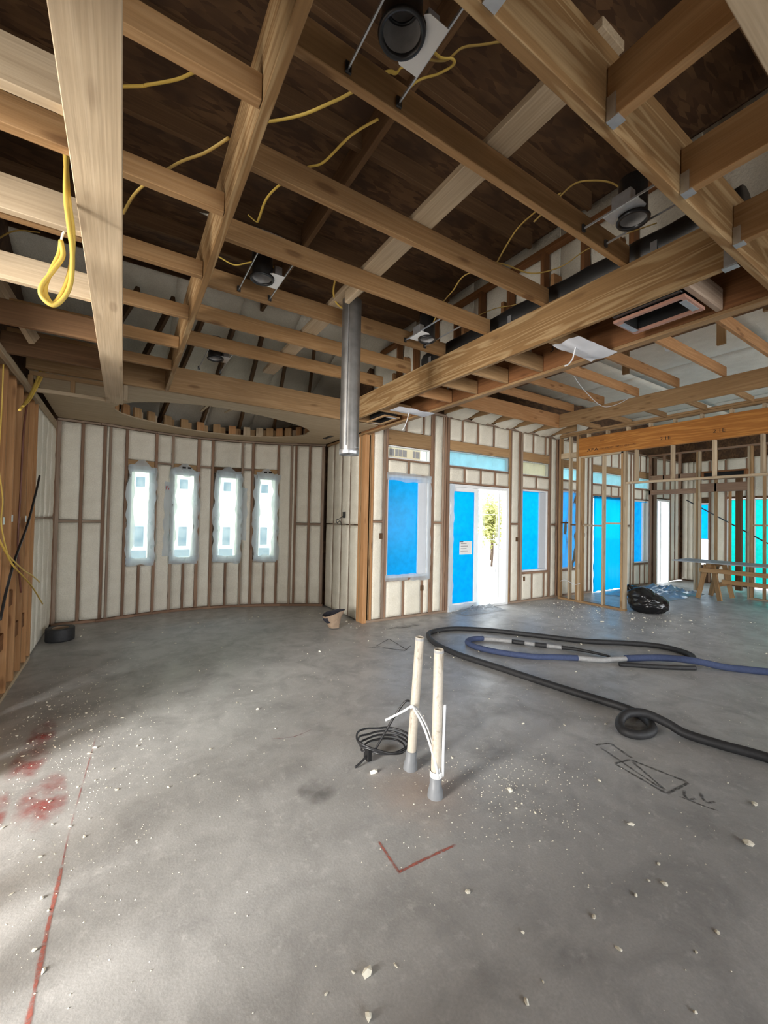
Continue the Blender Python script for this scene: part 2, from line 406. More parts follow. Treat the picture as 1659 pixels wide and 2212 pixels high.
# ---- ceiling over the room: roof deck with rafters, joists and beams below
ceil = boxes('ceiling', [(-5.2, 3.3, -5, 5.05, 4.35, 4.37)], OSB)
tag(ceil, 'shade-darkened OSB roof deck with exposed joists and beams', 'ceiling', kind='structure')
TH = .038
JY = [1.347+.5825*k for k in range(6)]                      # joist lines: 1.35 1.93 2.51 ...
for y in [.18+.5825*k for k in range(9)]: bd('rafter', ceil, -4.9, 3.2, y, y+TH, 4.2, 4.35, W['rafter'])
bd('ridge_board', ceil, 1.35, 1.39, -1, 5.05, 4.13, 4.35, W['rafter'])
# raised field: 2x6 joists
for y in JY: bd('joist', ceil, .386, 2.655, y, y+TH, 3.232, 3.362, W['joist'])
sb = bd('strongback', ceil, 1.385, 1.53, .8, 5.0, 3.364, 3.402, W['pale'])
# perimeter beams of the raised field
b2 = bd('beam', ceil, .346, .384, -4.4, 5.0, 2.95, 3.23, W['grainy'])
bb = bd('beam', ceil, 2.615, 2.655, .80, 5.0, 2.95, 3.23, W['grainy'])
xb = bd('beam', ceil, .388, 3.13, .757, .795, 2.95, 3.23, W['grainy'])
rb = bd('beam', ceil, -.80, 2.66, 5.002, 5.04, 2.95, 3.23, W['pine'])
sbm = bd('beam', ceil, 3.132, 3.20, -4.4, 5.64, 2.95, 3.45, W['red'])
bd('ledger_strip', ceil, 3.128, 3.205, -4.4, 5.64, 2.925, 2.949, W['pine'])
# joists running from the cross beam towards the viewer
for x in (.755, 1.335, 1.88, 2.43):
    j = bd('joist', ceil, x, x+TH, -4.4, .755, 2.95, 3.135, W['joist'])
    h = bd('joist_hanger', j, x-.004, x+TH+.004, .715, .7555, 2.945, 2.9495, GALV, 0)
    bd('joist_hanger', j, x+TH+.0005, x+TH+.003, .725, .755, 2.95, 3.03, GALV, 0)
    bd('joist_hanger', j, x-.003, x-.0005, .725, .755, 2.95, 3.03, GALV, 0)
bd('joist_hanger', bb, 2.611, 2.659, .797, .86, 2.944, 2.949, GALV, 0)
bd('joist_hanger', bb, 2.608, 2.6145, .797, .85, 2.95, 3.10, GALV, 0)
# lower soffit by the left wall: joists, flat planks, short ladder frame
for y in JY: bd('soffit_joist', ceil, -.80, .344, y-.02, y+TH-.02, 2.951, 3.04, W['joist'])
bd('plank', ceil, -.176, -.032, -2.0, 5.09, 2.75, 2.788, W['pale'])
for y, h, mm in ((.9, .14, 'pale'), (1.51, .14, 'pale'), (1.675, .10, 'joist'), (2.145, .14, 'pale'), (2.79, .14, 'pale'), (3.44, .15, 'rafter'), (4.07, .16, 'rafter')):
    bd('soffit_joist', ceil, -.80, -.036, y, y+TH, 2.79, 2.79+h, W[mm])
bd('soffit_rail', ceil, -.80, -.178, 5.05, 5.088, 2.752, 2.79, W['pale'])
bd('soffit_rail', ceil, -.78, -.05, 5.05, 5.088, 2.905, 2.945, W['pine'])
for x in (-.79, -.47, -.03): bd('soffit_block', ceil, x, x+TH, 5.05, 5.088, 2.79, 2.905 if x < -.1 else 2.95, W['pale' if x > -.1 else 'pine'])
bd('wall_ledger', ceil, -.80, -.762, 3.0, 5.6, 2.752, 2.80, W['ply'])
bdir('brace', ceil, (-.78, 3.5, 3.2), (-.58, 3.9, 2.86), .038, .09, W['ply'])
bd('plank', ceil, .6, 3.1, .255, .40, 2.908, 2.946, W['pale'])
# chase between the big beam and the second beam: short blocks
for y, mm in ((1.02, 'dirty'), (1.90, 'pine'), (2.32, 'pine'), (2.71, 'pine'), (3.12, 'pine'), (3.52, 'orange'), (4.30, 'pine'), (4.93, 'pine')):
    bd('chase_block', ceil, 2.658, 3.128, y, y+TH, 2.951, 3.09, W[mm], .006)
# knee wall in the attic above the second beam
for y in [1.2+.395*k for k in range(10)]: bd('knee_stud', ceil, 3.205, 3.29, y, y+TH, 3.455, 4.10, W['red'])
bd('knee_plate', ceil, 3.205, 3.29, -1, 5.6, 4.10, 4.14, W['red'])
PK = frame_line((3.31, 5.6), (3.31, -1), (-1, 0))
for k in range(6): ffoam(ceil, PK, k*1.1, k*1.1+1.09, 3.3, 4.34, 0, .03, -.02, step=.14)
PL = frame_line((-.84, -1), (-.84, 5.05), (1, 0))
for k in (0, 2): ffoam(ceil, PL, 2.2+k*1.0, 2.7+k*1.0, 3.0, 3.8, 0, .03, -.02, step=.14)
# irregular overspray left between the rafters
for (x, y, sx, sy, z) in ((2.3, .33, .45, .035, 3.27), (-.6, 2.95, .2, .05, 3.3), (1.0, 3.65, .5, .06, 4.1)):
    V, F = [], []
    for a in range(9):
        for s in range(8):
            t = a/8*2-1; r = math.sqrt(max(0, 1-t*t))*.8+.12; q = 2*math.pi*s/8
            nn = 1+.3*noise.noise((a*.7+x*5, s*.9, z))
            V.append((x+sx*t*nn, y+sy*r*math.cos(q)*nn, z+.05*r*math.sin(q)*nn))
    for a in range(8):
        for s in range(8): F.append((a*8+s, a*8+(s+1) % 8, (a+1)*8+(s+1) % 8, (a+1)*8+s))
    F += [tuple(range(7, -1, -1)), tuple(64+s for s in range(8))]
    mesh('foam_overspray', V, F, FOAM, ceil, True)
text('lettering', '31-2', .10, sbm, (3.131, 2.26, 3.10), (0, -1, 0), (0, 0, 1), INKB)

# ---- ceiling tray to the right
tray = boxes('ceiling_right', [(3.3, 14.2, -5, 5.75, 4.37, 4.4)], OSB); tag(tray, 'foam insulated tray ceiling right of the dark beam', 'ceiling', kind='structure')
PT = lambda u, z, d: Vector((3.35+u, z-5, 4.33-d))
for i in range(7):
    for j in range(6): ffoam(tray, PT, i*1.55, i*1.55+1.54, j*1.78, j*1.78+1.77, 0, .035, -.03, step=.16)
for k in range(-6, 4): bd('joist', tray, 3.21, 7.125, 2.86+.58*k, 2.86+.58*k+TH, 3.712, 3.85, W['orange'])
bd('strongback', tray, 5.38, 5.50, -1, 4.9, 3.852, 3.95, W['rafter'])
fb = bd('beam', tray, 7.085, 7.125, -4.4, 4.92, 3.45, 3.71, W['pine'])
rm = bd('beam', tray, 3.22, 7.083, 4.88, 4.92, 3.45, 3.71, W['orange'])
for x, y in ((6.2, 2.0), (6.3, 3.2), (5.6, 1.4)): bd('strut', tray, x, x+TH, y, y+.09, 3.86, 4.30, W['pine'])
for k in range(10):
    y = 4.5-.58*k; bd('lookout', tray, 7.13, 7.85, y, y+TH, 3.455, 3.54, W['pine'])
# foam lumps on the lookouts over the door wall
for k in range(6):
    x = 4.75+.6*k; bd('lookout', tray, x-.05, x-.012, 4.925, 5.5, 3.48, 3.62, W['pine'])
    V, F = [], []
    for j in range(7):
        for i in range(9):
            a, b2_ = i/8, j/6; yy = 4.94+.56*b2_
            V.append((x+.5*a, yy, 3.66-.20*b2_**.8-.03*math.sin(a*math.pi)+.03*noise.noise((x+a*6, yy*8, 2))))
    for j in range(6):
        for i in range(8): F.append((j*9+i, j*9+i+1, (j+1)*9+i+1, (j+1)*9+i))
    mesh('foam_fill', V, F, FOAM, tray, True)

# ---- curved alcove: wall, soffit and roof
ARC = [(-.82, 7.43), (-.2, 7.45), (.06, 7.53), (.36, 7.61), (.66, 7.66), (.95, 7.68), (1.22, 7.67), (1.6, 7.60), (2.0, 7.49), (2.4, 7.33), (2.68, 7.19), (3.12, 6.95)]
PA = frame_poly(ARC); ALEN = 4.114
NW = [(.93, 1.24), (1.55, 1.90), (2.235, 2.60), (2.905, 3.24)]; WZ0, WZ1 = .86, 2.33
def slab_poly(name, P, L, d0, d1, z0, z1, holes, m):
    V, F = [], []; us = sorted(set([0, L]+[h[i] for h in holes for i in (0, 1)]+[L*i/24 for i in range(25)]))
    def box(ua, ub, za, zb):
        b = len(V)
        for (u, z, d) in ((ua, za, d0), (ub, za, d0), (ub, za, d1), (ua, za, d1), (ua, zb, d0), (ub, zb, d0), (ub, zb, d1), (ua, zb, d1)): V.append(P(u, z, d))
        F.extend([(b, b+3, b+2, b+1), (b+4, b+5, b+6, b+7), (b, b+1, b+5, b+4), (b+1, b+2, b+6, b+5), (b+2, b+3, b+7, b+6), (b+3, b, b+4, b+7)])
    for a, b in zip(us[:-1], us[1:]):
        if b-a < 1e-5: continue
        mid = (a+b)/2; h = [q for q in holes if q[0] < mid < q[1]]
        if h: box(a, b, z0, h[0][2]); box(a, b, h[0][3], z1)
        else: box(a, b, z0, z1)
    return mesh(name, V, F, m, center=False)
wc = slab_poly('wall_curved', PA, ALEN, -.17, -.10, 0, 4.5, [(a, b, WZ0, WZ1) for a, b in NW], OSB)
tag(wc, 'bowed alcove wall of studs filled with cream spray foam', 'wall', kind='structure')
ST = [(.0, .045), (.277, .317), (.545, .585), (.622, .655), (.84, .88), (1.262, 1.303), (1.508, 1.548), (1.905, 1.955), (2.13, 2.172), (2.625, 2.66), (2.80, 2.845), (3.245, 3.285), (3.485, 3.522), (3.562, 3.60), (3.812, 3.85), (4.05, 4.10)]
for i, (a, b) in enumerate(ST): fboard('stud', wc, PA, a, b, .04, 2.93, -.09, random.choice((.0, .003, -.004)), W['wallw' if i % 3 else 'dirty'])
k = 0
while k < 16:
    a, b = k*ALEN/16, (k+1)*ALEN/16; fboard('bottom_plate', wc, PA, a, b, 0, .038, -.09, .004, W['wallw']); fboard('top_plate', wc, PA, a, b, 2.935, 2.965, -.09, .0, W['dirty']); k += 1
def bay(a, b, splits): 
    for z0, z1 in zip(splits[:-1], splits[1:]): ffoam(wc, PA, a, b, z0+.004, z1-.004, 0, .012)
for a, b, sp in ((.045, .277, 1), (.317, .545, 1), (.585, .622, 0), (.655, .84, 0), (1.303, 1.508, 2), (1.955, 2.13, 2), (2.66, 2.80, 2), (3.285, 3.485, 0), (3.522, 3.562, 0), (3.60, 3.812, 1), (3.85, 4.05, 1)):
    if sp == 1:
        fboard('blocking', wc, PA, a, b, 1.475, 1.512, -.09, .0, W['dirty']); bay(a, b, [.04, 1.475]); bay(a, b, [1.512, 2.93])
    elif sp == 2:
        fboard('blocking', wc, PA, a, b, 2.44, 2.47, -.09, .002, W['dirty']); bay(a, b, [.04, 2.44]); bay(a, b, [2.47, 2.93])
    else: bay(a, b, [.04, 2.93])
for i, (a, b) in enumerate(NW):
    l = [s for s in ST if s[1] <= a+.03][-1][1]; r = [s for s in ST if s[0] >= b-.03][0][0]
    fboard('header', wc, PA, l, r, 2.36, 2.47, -.09, -.01, W['pine' if i != 2 else 'rafter']); bay(l, r, [2.475, 2.93])
    fboard('sill', wc, PA, l, r, .80, .84, -.09, .0, W['dirty'])
    c = (l+r)/2; fboard('cripple_stud', wc, PA, c-.018, c+.018, .04, .80, -.09, .0, W['wallw'])
    bay(l, c-.018, [.04, .80]); bay(c+.018, r, [.04, .80])
    wn = empty('window_%d' % (i+1), PA((a+b)/2, WZ0, -.12), ('narrow window behind milky plastic, leftmost in the curved wall', 'narrow window with red letters on its film flap', 'narrow window third from the left in the curved wall', 'narrow window nearest the alcove corner')[i], 'window', kind='structure')
    for (ua, ub, za, zb) in ((a, a+.03, WZ0, WZ1), (b-.03, b, WZ0, WZ1), (a+.03, b-.03, WZ1-.035, WZ1), (a+.03, b-.03, WZ0, WZ0+.035)):
        fboard('frame', wn, PA, ua, ub, za, zb, -.17, -.08, VINYL)
    fboard('pane', wn, PA, a+.03, b-.03, WZ0+.035, WZ1-.035, -.14, -.136, WHITEF, 0)
    # loose plastic taped over the opening
    ra = (.05, .07, .06, .05)[i]
    fsheet('plastic_film', wn, PA, a-.05, b+(.06, .03, .07, .03)[i], WZ0-.05, WZ1+.06, .012, WHITEF, .010, .03, .05)
    for (ua, ub, za, zb) in ((a-.055, a+.04, WZ0-.03, WZ1+.04), (b-.055, b+.05, WZ0-.04, WZ1+.03), (a-.03, b+.03, WZ1-.045, WZ1+.065), (a-.04, b+.03, WZ0-.06, WZ0+.06)):
        fsheet('film_edge', wn, PA, ua, ub, za, zb, .016+.006*random.random(), FILMB, .014, .022, .045, 7)
    V = [PA(a+.02, WZ1+.05, .012), PA(b-.03, WZ1+.04, .014), PA((a+b)/2+.02, WZ1+.155, .018), PA((a+b)/2-.06, WZ1+.14, .01)]
    mesh('film_flap', V, [(0, 1, 2, 3)], FILMB, wn)
    if i == 1:
        fsheet('film_flap', wn, PA, a-.14, a-.04, .95, 2.16, .012, FILMB, .008, .03, .03)
        text('lettering', 'IV', .085, wn, PA(a-.125, 2.03, .022), PA(a-.05, 0, 0)-PA(a-.15, 0, 0), (0, 0, 1), INKR)
    if i == 2: fsheet('film_flap', wn, PA, b+.04, b+.13, 1.2, 2.12, .012, FILMB, .008, .03, .03)
    if i in (1, 3): 
        for q in (-.055, .03): fboard('printed_mark', wn, PA, (a+b)/2+q, (a+b)/2+q+.055, WZ1+.07, WZ1+.10, .021, .0225, INKB, 0)

# side wall of the alcove, ending in the corner post
we = boxes('wall_alcove', [(3.24, 3.30, 5.6, 7.25, 0, 4.5), (3.10, 3.30, 7.06, 7.25, 0, 4.5)], OSB); tag(we, 'short foamed side wall of the alcove', 'wall', kind='structure')
PE = frame_line((3.14, 6.93), (3.14, 5.5), (-1, 0))
for a, b in ((.0, .30), (.31, .62), (.63, .92), (.93, 1.22)):
    ffoam(we, PE, a, b-.006, .02, 1.50, 0, .01); ffoam(we, PE, a, b-.006, 1.52, 2.92, 0, .01)
    fboard('stud', we, PE, b-.02, b+.02, .02, 2.92, -.09, -.012, W['dirty'])
fboard('top_plate', we, PE, 0, 1.4, 2.925, 2.96, -.09, .0, W['pine'])
for a, b, mm in ((1.225, 1.265, 'orange'), (1.275, 1.315, 'pine'), (1.325, 1.43, 'orange')): fboard('corner_post', we, PE, a, b, 0, 2.92, -.09, .002, W[mm], .004)

# plywood soffit with the lens-shaped opening, blocking ring above
sof = bpy.data.objects.new('ceiling_alcove', None); COL.objects.link(sof); tag(sof, 'plywood alcove soffit with a lens-shaped opening', 'ceiling', kind='structure')
FAR = [(-.13, 6.40), (-.05, 6.62), (.08, 6.76), (.23, 6.88), (.43, 7.01), (.67, 7.12), (.91, 7.19), (1.15, 7.23), (1.40, 7.20), (1.62, 7.16), (1.85, 7.08), (2.15, 6.92), (2.38, 6.70), (2.49, 6.46), (2.48, 6.25)]
NEAR = [(2.46, 6.10), (2.35, 5.94), (2.17, 5.80), (1.91, 5.67), (1.56, 5.55), (1.27, 5.49), (.97, 5.46), (.76, 5.48), (.56, 5.55), (.42, 5.60), (.07, 5.84), (-.07, 6.05), (-.12, 6.22)]
ring = [Vector((*p, 0)) for p in FAR+NEAR]; cen = Vector((1.18, 6.4, 0))
def outer(p):
    d = (p-cen).normalized(); best = 1e9; poly = [Vector((*a, 0)) for a in ARC]+[Vector((3.12, 5.12, 0)), Vector((-.80, 5.12, 0))]
    for i in range(len(poly)):
        a, b = poly[i], poly[(i+1) % len(poly)]; e = b-a; den = d.x*(-e.y)+d.y*e.x
        if abs(den) < 1e-9: continue
        r = a-cen; t = (r.x*(-e.y)+r.y*e.x)/den; s = (d.x*r.y-d.y*r.x)/den
        if t > 0 and -1e-6 <= s <= 1+1e-6: best = min(best, t)
    return cen+d*best
rr = []
for i, p in enumerate(ring):
    q = ring[(i+1) % len(ring)]
    for s in range(3): rr.append(p.lerp(q, s/3))
ou = [outer(p) for p in rr]
# snap the nearest rays to the square corners
for c in ((3.12, 5.12), (-.80, 5.12), (3.12, 6.95), (-.80, 7.43)):
    c = Vector((*c, 0)); k = min(range(len(ou)), key=lambda i: ((rr[i]-cen).normalized()-(c-cen).normalized()).length); ou[k] = c
V, F = [], []; n = len(rr)
for z in (2.97, 2.988):
    for p in rr: V.append((p.x, p.y, z))
    for p in ou: V.append((p.x, p.y, z))
for i in range(n):
    j = (i+1) % n
    F += [(i, j, n+j, n+i), (2*n+i, 3*n+i, 3*n+j, 2*n+j), (i, 2*n+i, 2*n+j, j), (n+i, n+j, 3*n+j, 3*n+i)]
mesh('plywood', V, F, W['ply'], sof)
for i in range(len(FAR)-1):
    a, b = Vector((*FAR[i], 0)), Vector((*FAR[i+1], 0)); L = (b-a).length; kk = max(1, round(L/.19))
    for s in range(kk):
        c = a.lerp(b, (s+.5)/kk); t = (b-a).normalized(); nrm = Vector((-t.y, t.x, 0))
        obox('ring_block', sof, (c.x+nrm.x*.03, c.y+nrm.y*.03, 3.06), t, nrm, (0, 0, 1), .056, .02, .07, W[random.choice(('pine', 'orange', 'pale', 'pine'))])
        c2 = c+t*.095; obox('ring_block', sof, (c2.x+nrm.x*.10, c2.y+nrm.y*.10, 3.05), t, nrm, (0, 0, 1), .045, .02, .055, W[random.choice(('pine', 'joist', 'pale'))])
for x in (.42, 1.55, 2.35): bd('shim', sof, x, x+.09, 5.045, 5.10, 2.962, 2.97, W['pale'], 0)
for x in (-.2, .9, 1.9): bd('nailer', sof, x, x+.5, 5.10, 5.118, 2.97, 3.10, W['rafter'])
bd('slot_vent', sof, 2.84, 2.90, 6.16, 6.46, 2.962, 2.969, BLACKP, 0)
# alcove roof: foam between fanned rafters
PR = lambda u, z, d: Vector((-1.0+u, 5.06+z, 4.20-z*.40-d))
for i in range(6): ffoam(sof, PR, i*.72, i*.72+.722, 0, 2.95, 0, .04, -.05, step=.09)
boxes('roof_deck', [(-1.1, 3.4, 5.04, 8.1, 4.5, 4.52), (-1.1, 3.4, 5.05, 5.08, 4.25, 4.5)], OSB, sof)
for k in range(7):
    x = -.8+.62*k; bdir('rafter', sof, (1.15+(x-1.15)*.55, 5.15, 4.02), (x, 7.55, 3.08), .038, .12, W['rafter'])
for x0, x1, y0, y1 in ((.55, .40, 5.6, 6.3), (1.15, .98, 5.8, 6.5), (1.62, 1.30, 5.75, 6.35)): bdir('hanger_strip', sof, (x0, y0, 3.34), (x1, y1+.35, 3.22), .04, .012, W['pale'])

# ---- wall_left: open studs then foam
wl = boxes('wall_left', [(-.99, -.965, 4.50, 7.75, 0, 4.5), (-.99, -.965, 3.15, 4.50, 2.5, 4.5), (-.99, -.965, 3.15, 4.50, 0, .12), (-.99, -.965, 3.15, 3.36, .12, 2.5), (-.99, -.965, 3.56, 3.74, .12, 2.5), (-.99, -.965, 3.88, 4.08, .12, 2.5), (-.99, -.965, 4.24, 4.50, .12, 2.5), (-.965, -.80, 7.53, 7.75, 0, 4.5), (-.99, -.965, -4.4, 1.15, 0, 2.8)], OSB); tag(wl, 'left wall with open orange studs, then foamed bays', 'wall', kind='structure')  # unseen near panel and slots are shaped to control light on the floor
PW = frame_line((-.82, 0), (-.82, 8), (1, 0))
for y in (-1.9, -1.5, -1.1, -.7, -.3, .1, .5, .9, 1.3, 1.7, 1.745, 2.1, 2.145, 3.2, 3.52, 3.84, 4.16, 4.46, 4.76, 5.06, 5.36, 5.64, 5.86): fboard('stud', wl, PW, y, y+.04, .04, 2.80, -.14, 0, W['orange'])
fboard('bottom_plate', wl, PW, 3.2, 5.9, 0, .038, -.14, .0, W['pale'])
fboard('top_plate', wl, PW, 3.2, 7.4, 2.80, 2.90, -.14, .0, W['ply'])
for y, z in ((4.20, 1.52), (4.50, 1.50), (4.80, 1.52), (5.10, 1.50), (5.40, 1.51)): fboard('nail_plate', wl, PW, y-.035, y+.02, z, z+.06, .001, .003, GALV, 0)
for y, z in ((4.5, .42), (4.8, .75), (5.10, .40), (5.40, .42)): fboard('blocking', wl, PW, y+.002, y+.258, z, z+.14, -.13, -.02, W['red'])
fboard('panel_scrap', wl, PW, 5.12, 5.34, .05, .36, -.10, -.08, LABELM)
for a, b in ((5.90, 6.22), (6.23, 6.58), (6.59, 6.95), (6.96, 7.38)):
    ffoam(wl, PW, a, b-.006, .02, 1.53, 0, .008); ffoam(wl, PW, a, b-.006, 1.555, 2.80, 0, .008)
    fboard('blocking', wl, PW, a, b, 1.53, 1.555, -.12, -.004, W['dirty'])
fboard('stud', wl, PW, 7.38, 7.44, .04, 2.93, -.1, .004, W['wallw'])

# ---- wall_back: the long window wall
OPEN = [(3.56, 4.43, .66, 2.33), (3.56, 4.43, 2.60, 2.81), (4.86, 6.40, -.05, 2.27), (4.86, 6.40, 2.59, 2.86), (6.82, 7.66, .60, 2.28), (6.82, 7.66, 2.58, 2.86),
        (8.05, 8.80, .60, 2.33), (8.05, 8.80, 2.57, 2.84), (9.30, 10.75, -.05, 2.27), (9.30, 10.75, 2.56, 2.84), (11.20, 12.04, .60, 2.25), (11.20, 12.04, 2.56, 2.84), (12.38, 13.15, -.05, 2.33)]
ux = sorted(set([3.29, 14.0]+[o[i] for o in OPEN for i in (0, 1)])); rects = []
for a, b in zip(ux[:-1], ux[1:]):
    hs = sorted([(o[2], o[3]) for o in OPEN if o[0] < (a+b)/2 < o[1]]); z = 0
    for h0, h1 in hs:
        if h0 > z: rects.append((a, b, 5.60, 5.64, z, h0))
        z = h1
    rects.append((a, b, 5.60, 5.64, z, 4.4))
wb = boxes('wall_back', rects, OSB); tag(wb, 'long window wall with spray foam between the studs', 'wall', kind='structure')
PB = frame_line((0, 5.5), (20, 5.5), (0, -1))
def vst(a, b, z0=.04, z1=3.43, m='wallw', d=.0): fboard('stud', wb, PB, a, b, z0, z1, -.09, d, W[m])
def rail(a, b, z0, z1, m='wallw', d=.0, name='rail'): fboard(name, wb, PB, a, b, z0, z1, -.09, d, W[m])
def fo(a, b, z0, z1, amp=.012): ffoam(wb, PB, a+.004, b-.004, z0+.004, z1-.004, 0, amp)
for a, b, m in ((3.205, 3.25, 'pine'), (3.255, 3.295, 'orange'), (3.475, 3.515, 'dirty'), (3.52, 3.558, 'wallw'), (4.435, 4.475, 'wallw'), (4.48, 4.51, 'wallw'), (4.70, 4.735, 'dirty'), (4.745, 4.785, 'wallw'), (4.80, 4.855, 'wallw'),
                (6.405, 6.44, 'pine'), (6.445, 6.48, 'wallw'), (6.70, 6.74, 'wallw'), (6.76, 6.815, 'dirty'), (7.665, 7.70, 'wallw'), (7.705, 7.73, 'dirty'), (7.92, 7.96, 'wallw'),
                (8.00, 8.045, 'wallw'), (8.805, 8.85, 'wallw'), (9.10, 9.14, 'wallw'), (9.25, 9.295, 'wallw'), (10.755, 10.80, 'wallw'), (11.0, 11.04, 'wallw'), (11.15, 11.195, 'wallw'), (12.045, 12.10, 'wallw'), (12.2, 12.375, 'wallw'), (13.16, 13.22, 'wallw'), (13.45, 13.49, 'wallw'), (13.7, 13.75, 'wallw')): vst(a, b, m=m)
rail(3.2, 13.8, 3.432, 3.47, 'dirty', 0, 'top_plate'); rail(3.2, 4.85, 0, .038, 'dirty', .002, 'bottom_plate'); rail(6.41, 9.29, 0, .038, 'dirty', .002, 'bottom_plate'); rail(10.76, 12.37, 0, .038, 'dirty', .002, 'bottom_plate')
for a, b in ((3.295, 3.475), (4.51, 4.70), (6.48, 6.70), (7.73, 7.92), (8.85, 9.10), (10.80, 11.0)):
    rail(a, b, 1.555, 1.585, 'wallw', .0, 'blocking'); fo(a, b, .04, 1.555); fo(a, b, 1.585, 3.43)
for a, b in ((9.14, 9.25), (11.04, 11.15), (13.22, 13.45), (13.49, 13.70)): fo(a, b, .04, 3.43)
def splitfo(a, b, cuts, z0, z1, stud='wallw'):
    e = [a]+cuts+[b]
    for p, q in zip(e[:-1], e[1:]): fo(p+(.016 if p != a else 0), q-(.016 if q != b else 0), z0, z1)
    for c in cuts: fboard('cripple_stud', wb, PB, c-.016, c+.016, z0, z1, -.09, -.002, W[stud])
def unit(a, b, hz0, hz1, tz0, rz, oz1, oz0, top, mid, low):
    rail(a, b, hz0, hz1, 'pine', -.004, 'header'); splitfo(a, b, top, hz1+.01, 3.43)
    rail(a, b, tz0-.03, tz0-.003); splitfo(a, b, mid, rz, tz0-.03); rail(a, b, rz-.03, rz)
    if oz0 > .3: rail(a, b, oz0-.045, oz0-.004); splitfo(a, b, low, .04, oz0-.045)
unit(3.56, 4.433, 2.815, 3.055, 2.60, 2.36, 2.33, .66, [3.91, 4.27], [3.974], [3.90, 4.29])
unit(4.857, 6.403, 2.865, 3.035, 2.59, 2.305, 2.27, 0, [5.16, 5.55, 5.97], [5.225, 5.634, 6.02], [])
unit(6.817, 7.663, 2.865, 3.035, 2.58, 2.31, 2.28, .60, [7.14, 7.54], [7.244], [7.14, 7.53])
unit(8.047, 8.803, 2.845, 3.0, 2.57, 2.36, 2.33, .60, [8.4], [8.4], [8.4])
unit(9.297, 10.753, 2.845, 3.0, 2.56, 2.30, 2.27, 0, [9.7, 10.1, 10.45], [9.7, 10.1, 10.45], [])
unit(11.197, 12.043, 2.845, 3.0, 2.56, 2.28, 2.25, .60, [11.5, 11.8], [11.6], [11.5, 11.75])
splitfo(12.377, 13.157, [12.77], 2.36, 3.43)
for x, z in ((4.255, .42), (6.62, 1.22), (6.86, .42), (3.42, 1.3), (8.92, 1.3)): fboard('outlet_box', wb, PB, x, x+.055, z, z+.09, -.05, .006, W['rafter'])
def window(n, a, b, z0, z1, fm, label, inset=.03, mullion=None, film_w=None):
    o = empty('window_%d' % n, PB((a+b)/2, z0, -.08), label, 'window', kind='structure')
    for (ua, ub, za, zb) in ((a, a+inset, z0, z1), (b-inset, b, z0, z1), (a+inset, b-inset, z1-inset, z1), (a+inset, b-inset, z0, z0+inset)):
        fboard('frame', o, PB, ua, ub, za, zb, -.12, -.03, VINYL)
    fboard('pane', o, PB, a+inset, b-inset, z0+inset, z1-inset, -.09, -.086, fm, 0)
    return o
w5 = window(5, 3.56, 4.43, .66, 2.33, BLUEF, 'tall window with blue film, left of the patio door', .035)
fboard('sash', w5, PB, 4.22, 4.39, .69, 2.30, -.085, -.05, SASHG)
for q in ((4.36, 4.45, .62, 2.36), (3.55, 4.44, 2.24, 2.36), (3.55, 4.44, .61, .72)): fsheet('film_edge', w5, PB, *q, .004, FILMB, .010, .04, .03, 6)
w6 = window(6, 3.56, 4.43, 2.60, 2.81, WHITEF, 'transom with cream shade above the left window', .02)
fboard('cream_blind', w6, PB, 3.62, 4.26, 2.625, 2.785, -.088, -.08, STUCCO)
for i, (xa, xb2) in enumerate(((3.63, 3.72), (3.74, 3.80), (3.81, 3.88), (3.89, 3.97), (4.10, 4.15), (4.16, 4.24))): fboard('blind_pattern', w6, PB, xa, xb2, 2.65, 2.765, -.079, -.076, GREYT, 0)
w7 = window(7, 4.86, 6.40, 2.59, 2.86, TRANSF, 'wide transom with pale blue plastic above the patio door', .015)
fsheet('plastic_film', w7, PB, 4.85, 6.42, 2.575, 2.88, -.006, CLEARF, .010, .05, .015)
w8 = window(8, 6.82, 7.66, .60, 2.28, BLUEF, 'tall window with blue film, right of the patio door', .035)
fboard('sash', w8, PB, 7.42, 7.62, .64, 2.24, -.085, -.05, SASHG)
w9 = window(9, 6.82, 7.66, 2.58, 2.86, BEIGEF, 'transom with beige plastic right of the patio door', .015)
fsheet('plastic_film', w9, PB, 6.81, 7.67, 2.57, 2.875, -.006, CLEARF, .010, .05, .01)
w10 = window(10, 8.05, 8.80, .60, 2.33, BLUEF, 'blue window seen through the stud partition', .03)
fsheet('plastic_film', w10, PB, 8.04, 8.82, .58, 2.36, -.004, CLEARF, .008, .06, .02)
w11 = window(11, 8.05, 8.80, 2.57, 2.84, TRANSF, 'transom seen through the stud partition', .015)
w12 = window(12, 9.30, 10.75, 2.56, 2.84, TRANSF, 'transom above the blue draped door', .015)
w13 = window(13, 11.20, 12.04, .60, 2.25, BLUEF, 'narrow blue window beyond the trash bag', .035)
fboard('sash', w13, PB, 11.72, 12.0, .64, 2.2, -.085, -.05, VINYL)
w14 = window(14, 11.20, 12.04, 2.56, 2.84, TRANSF, 'transom beyond the trash bag', .015)
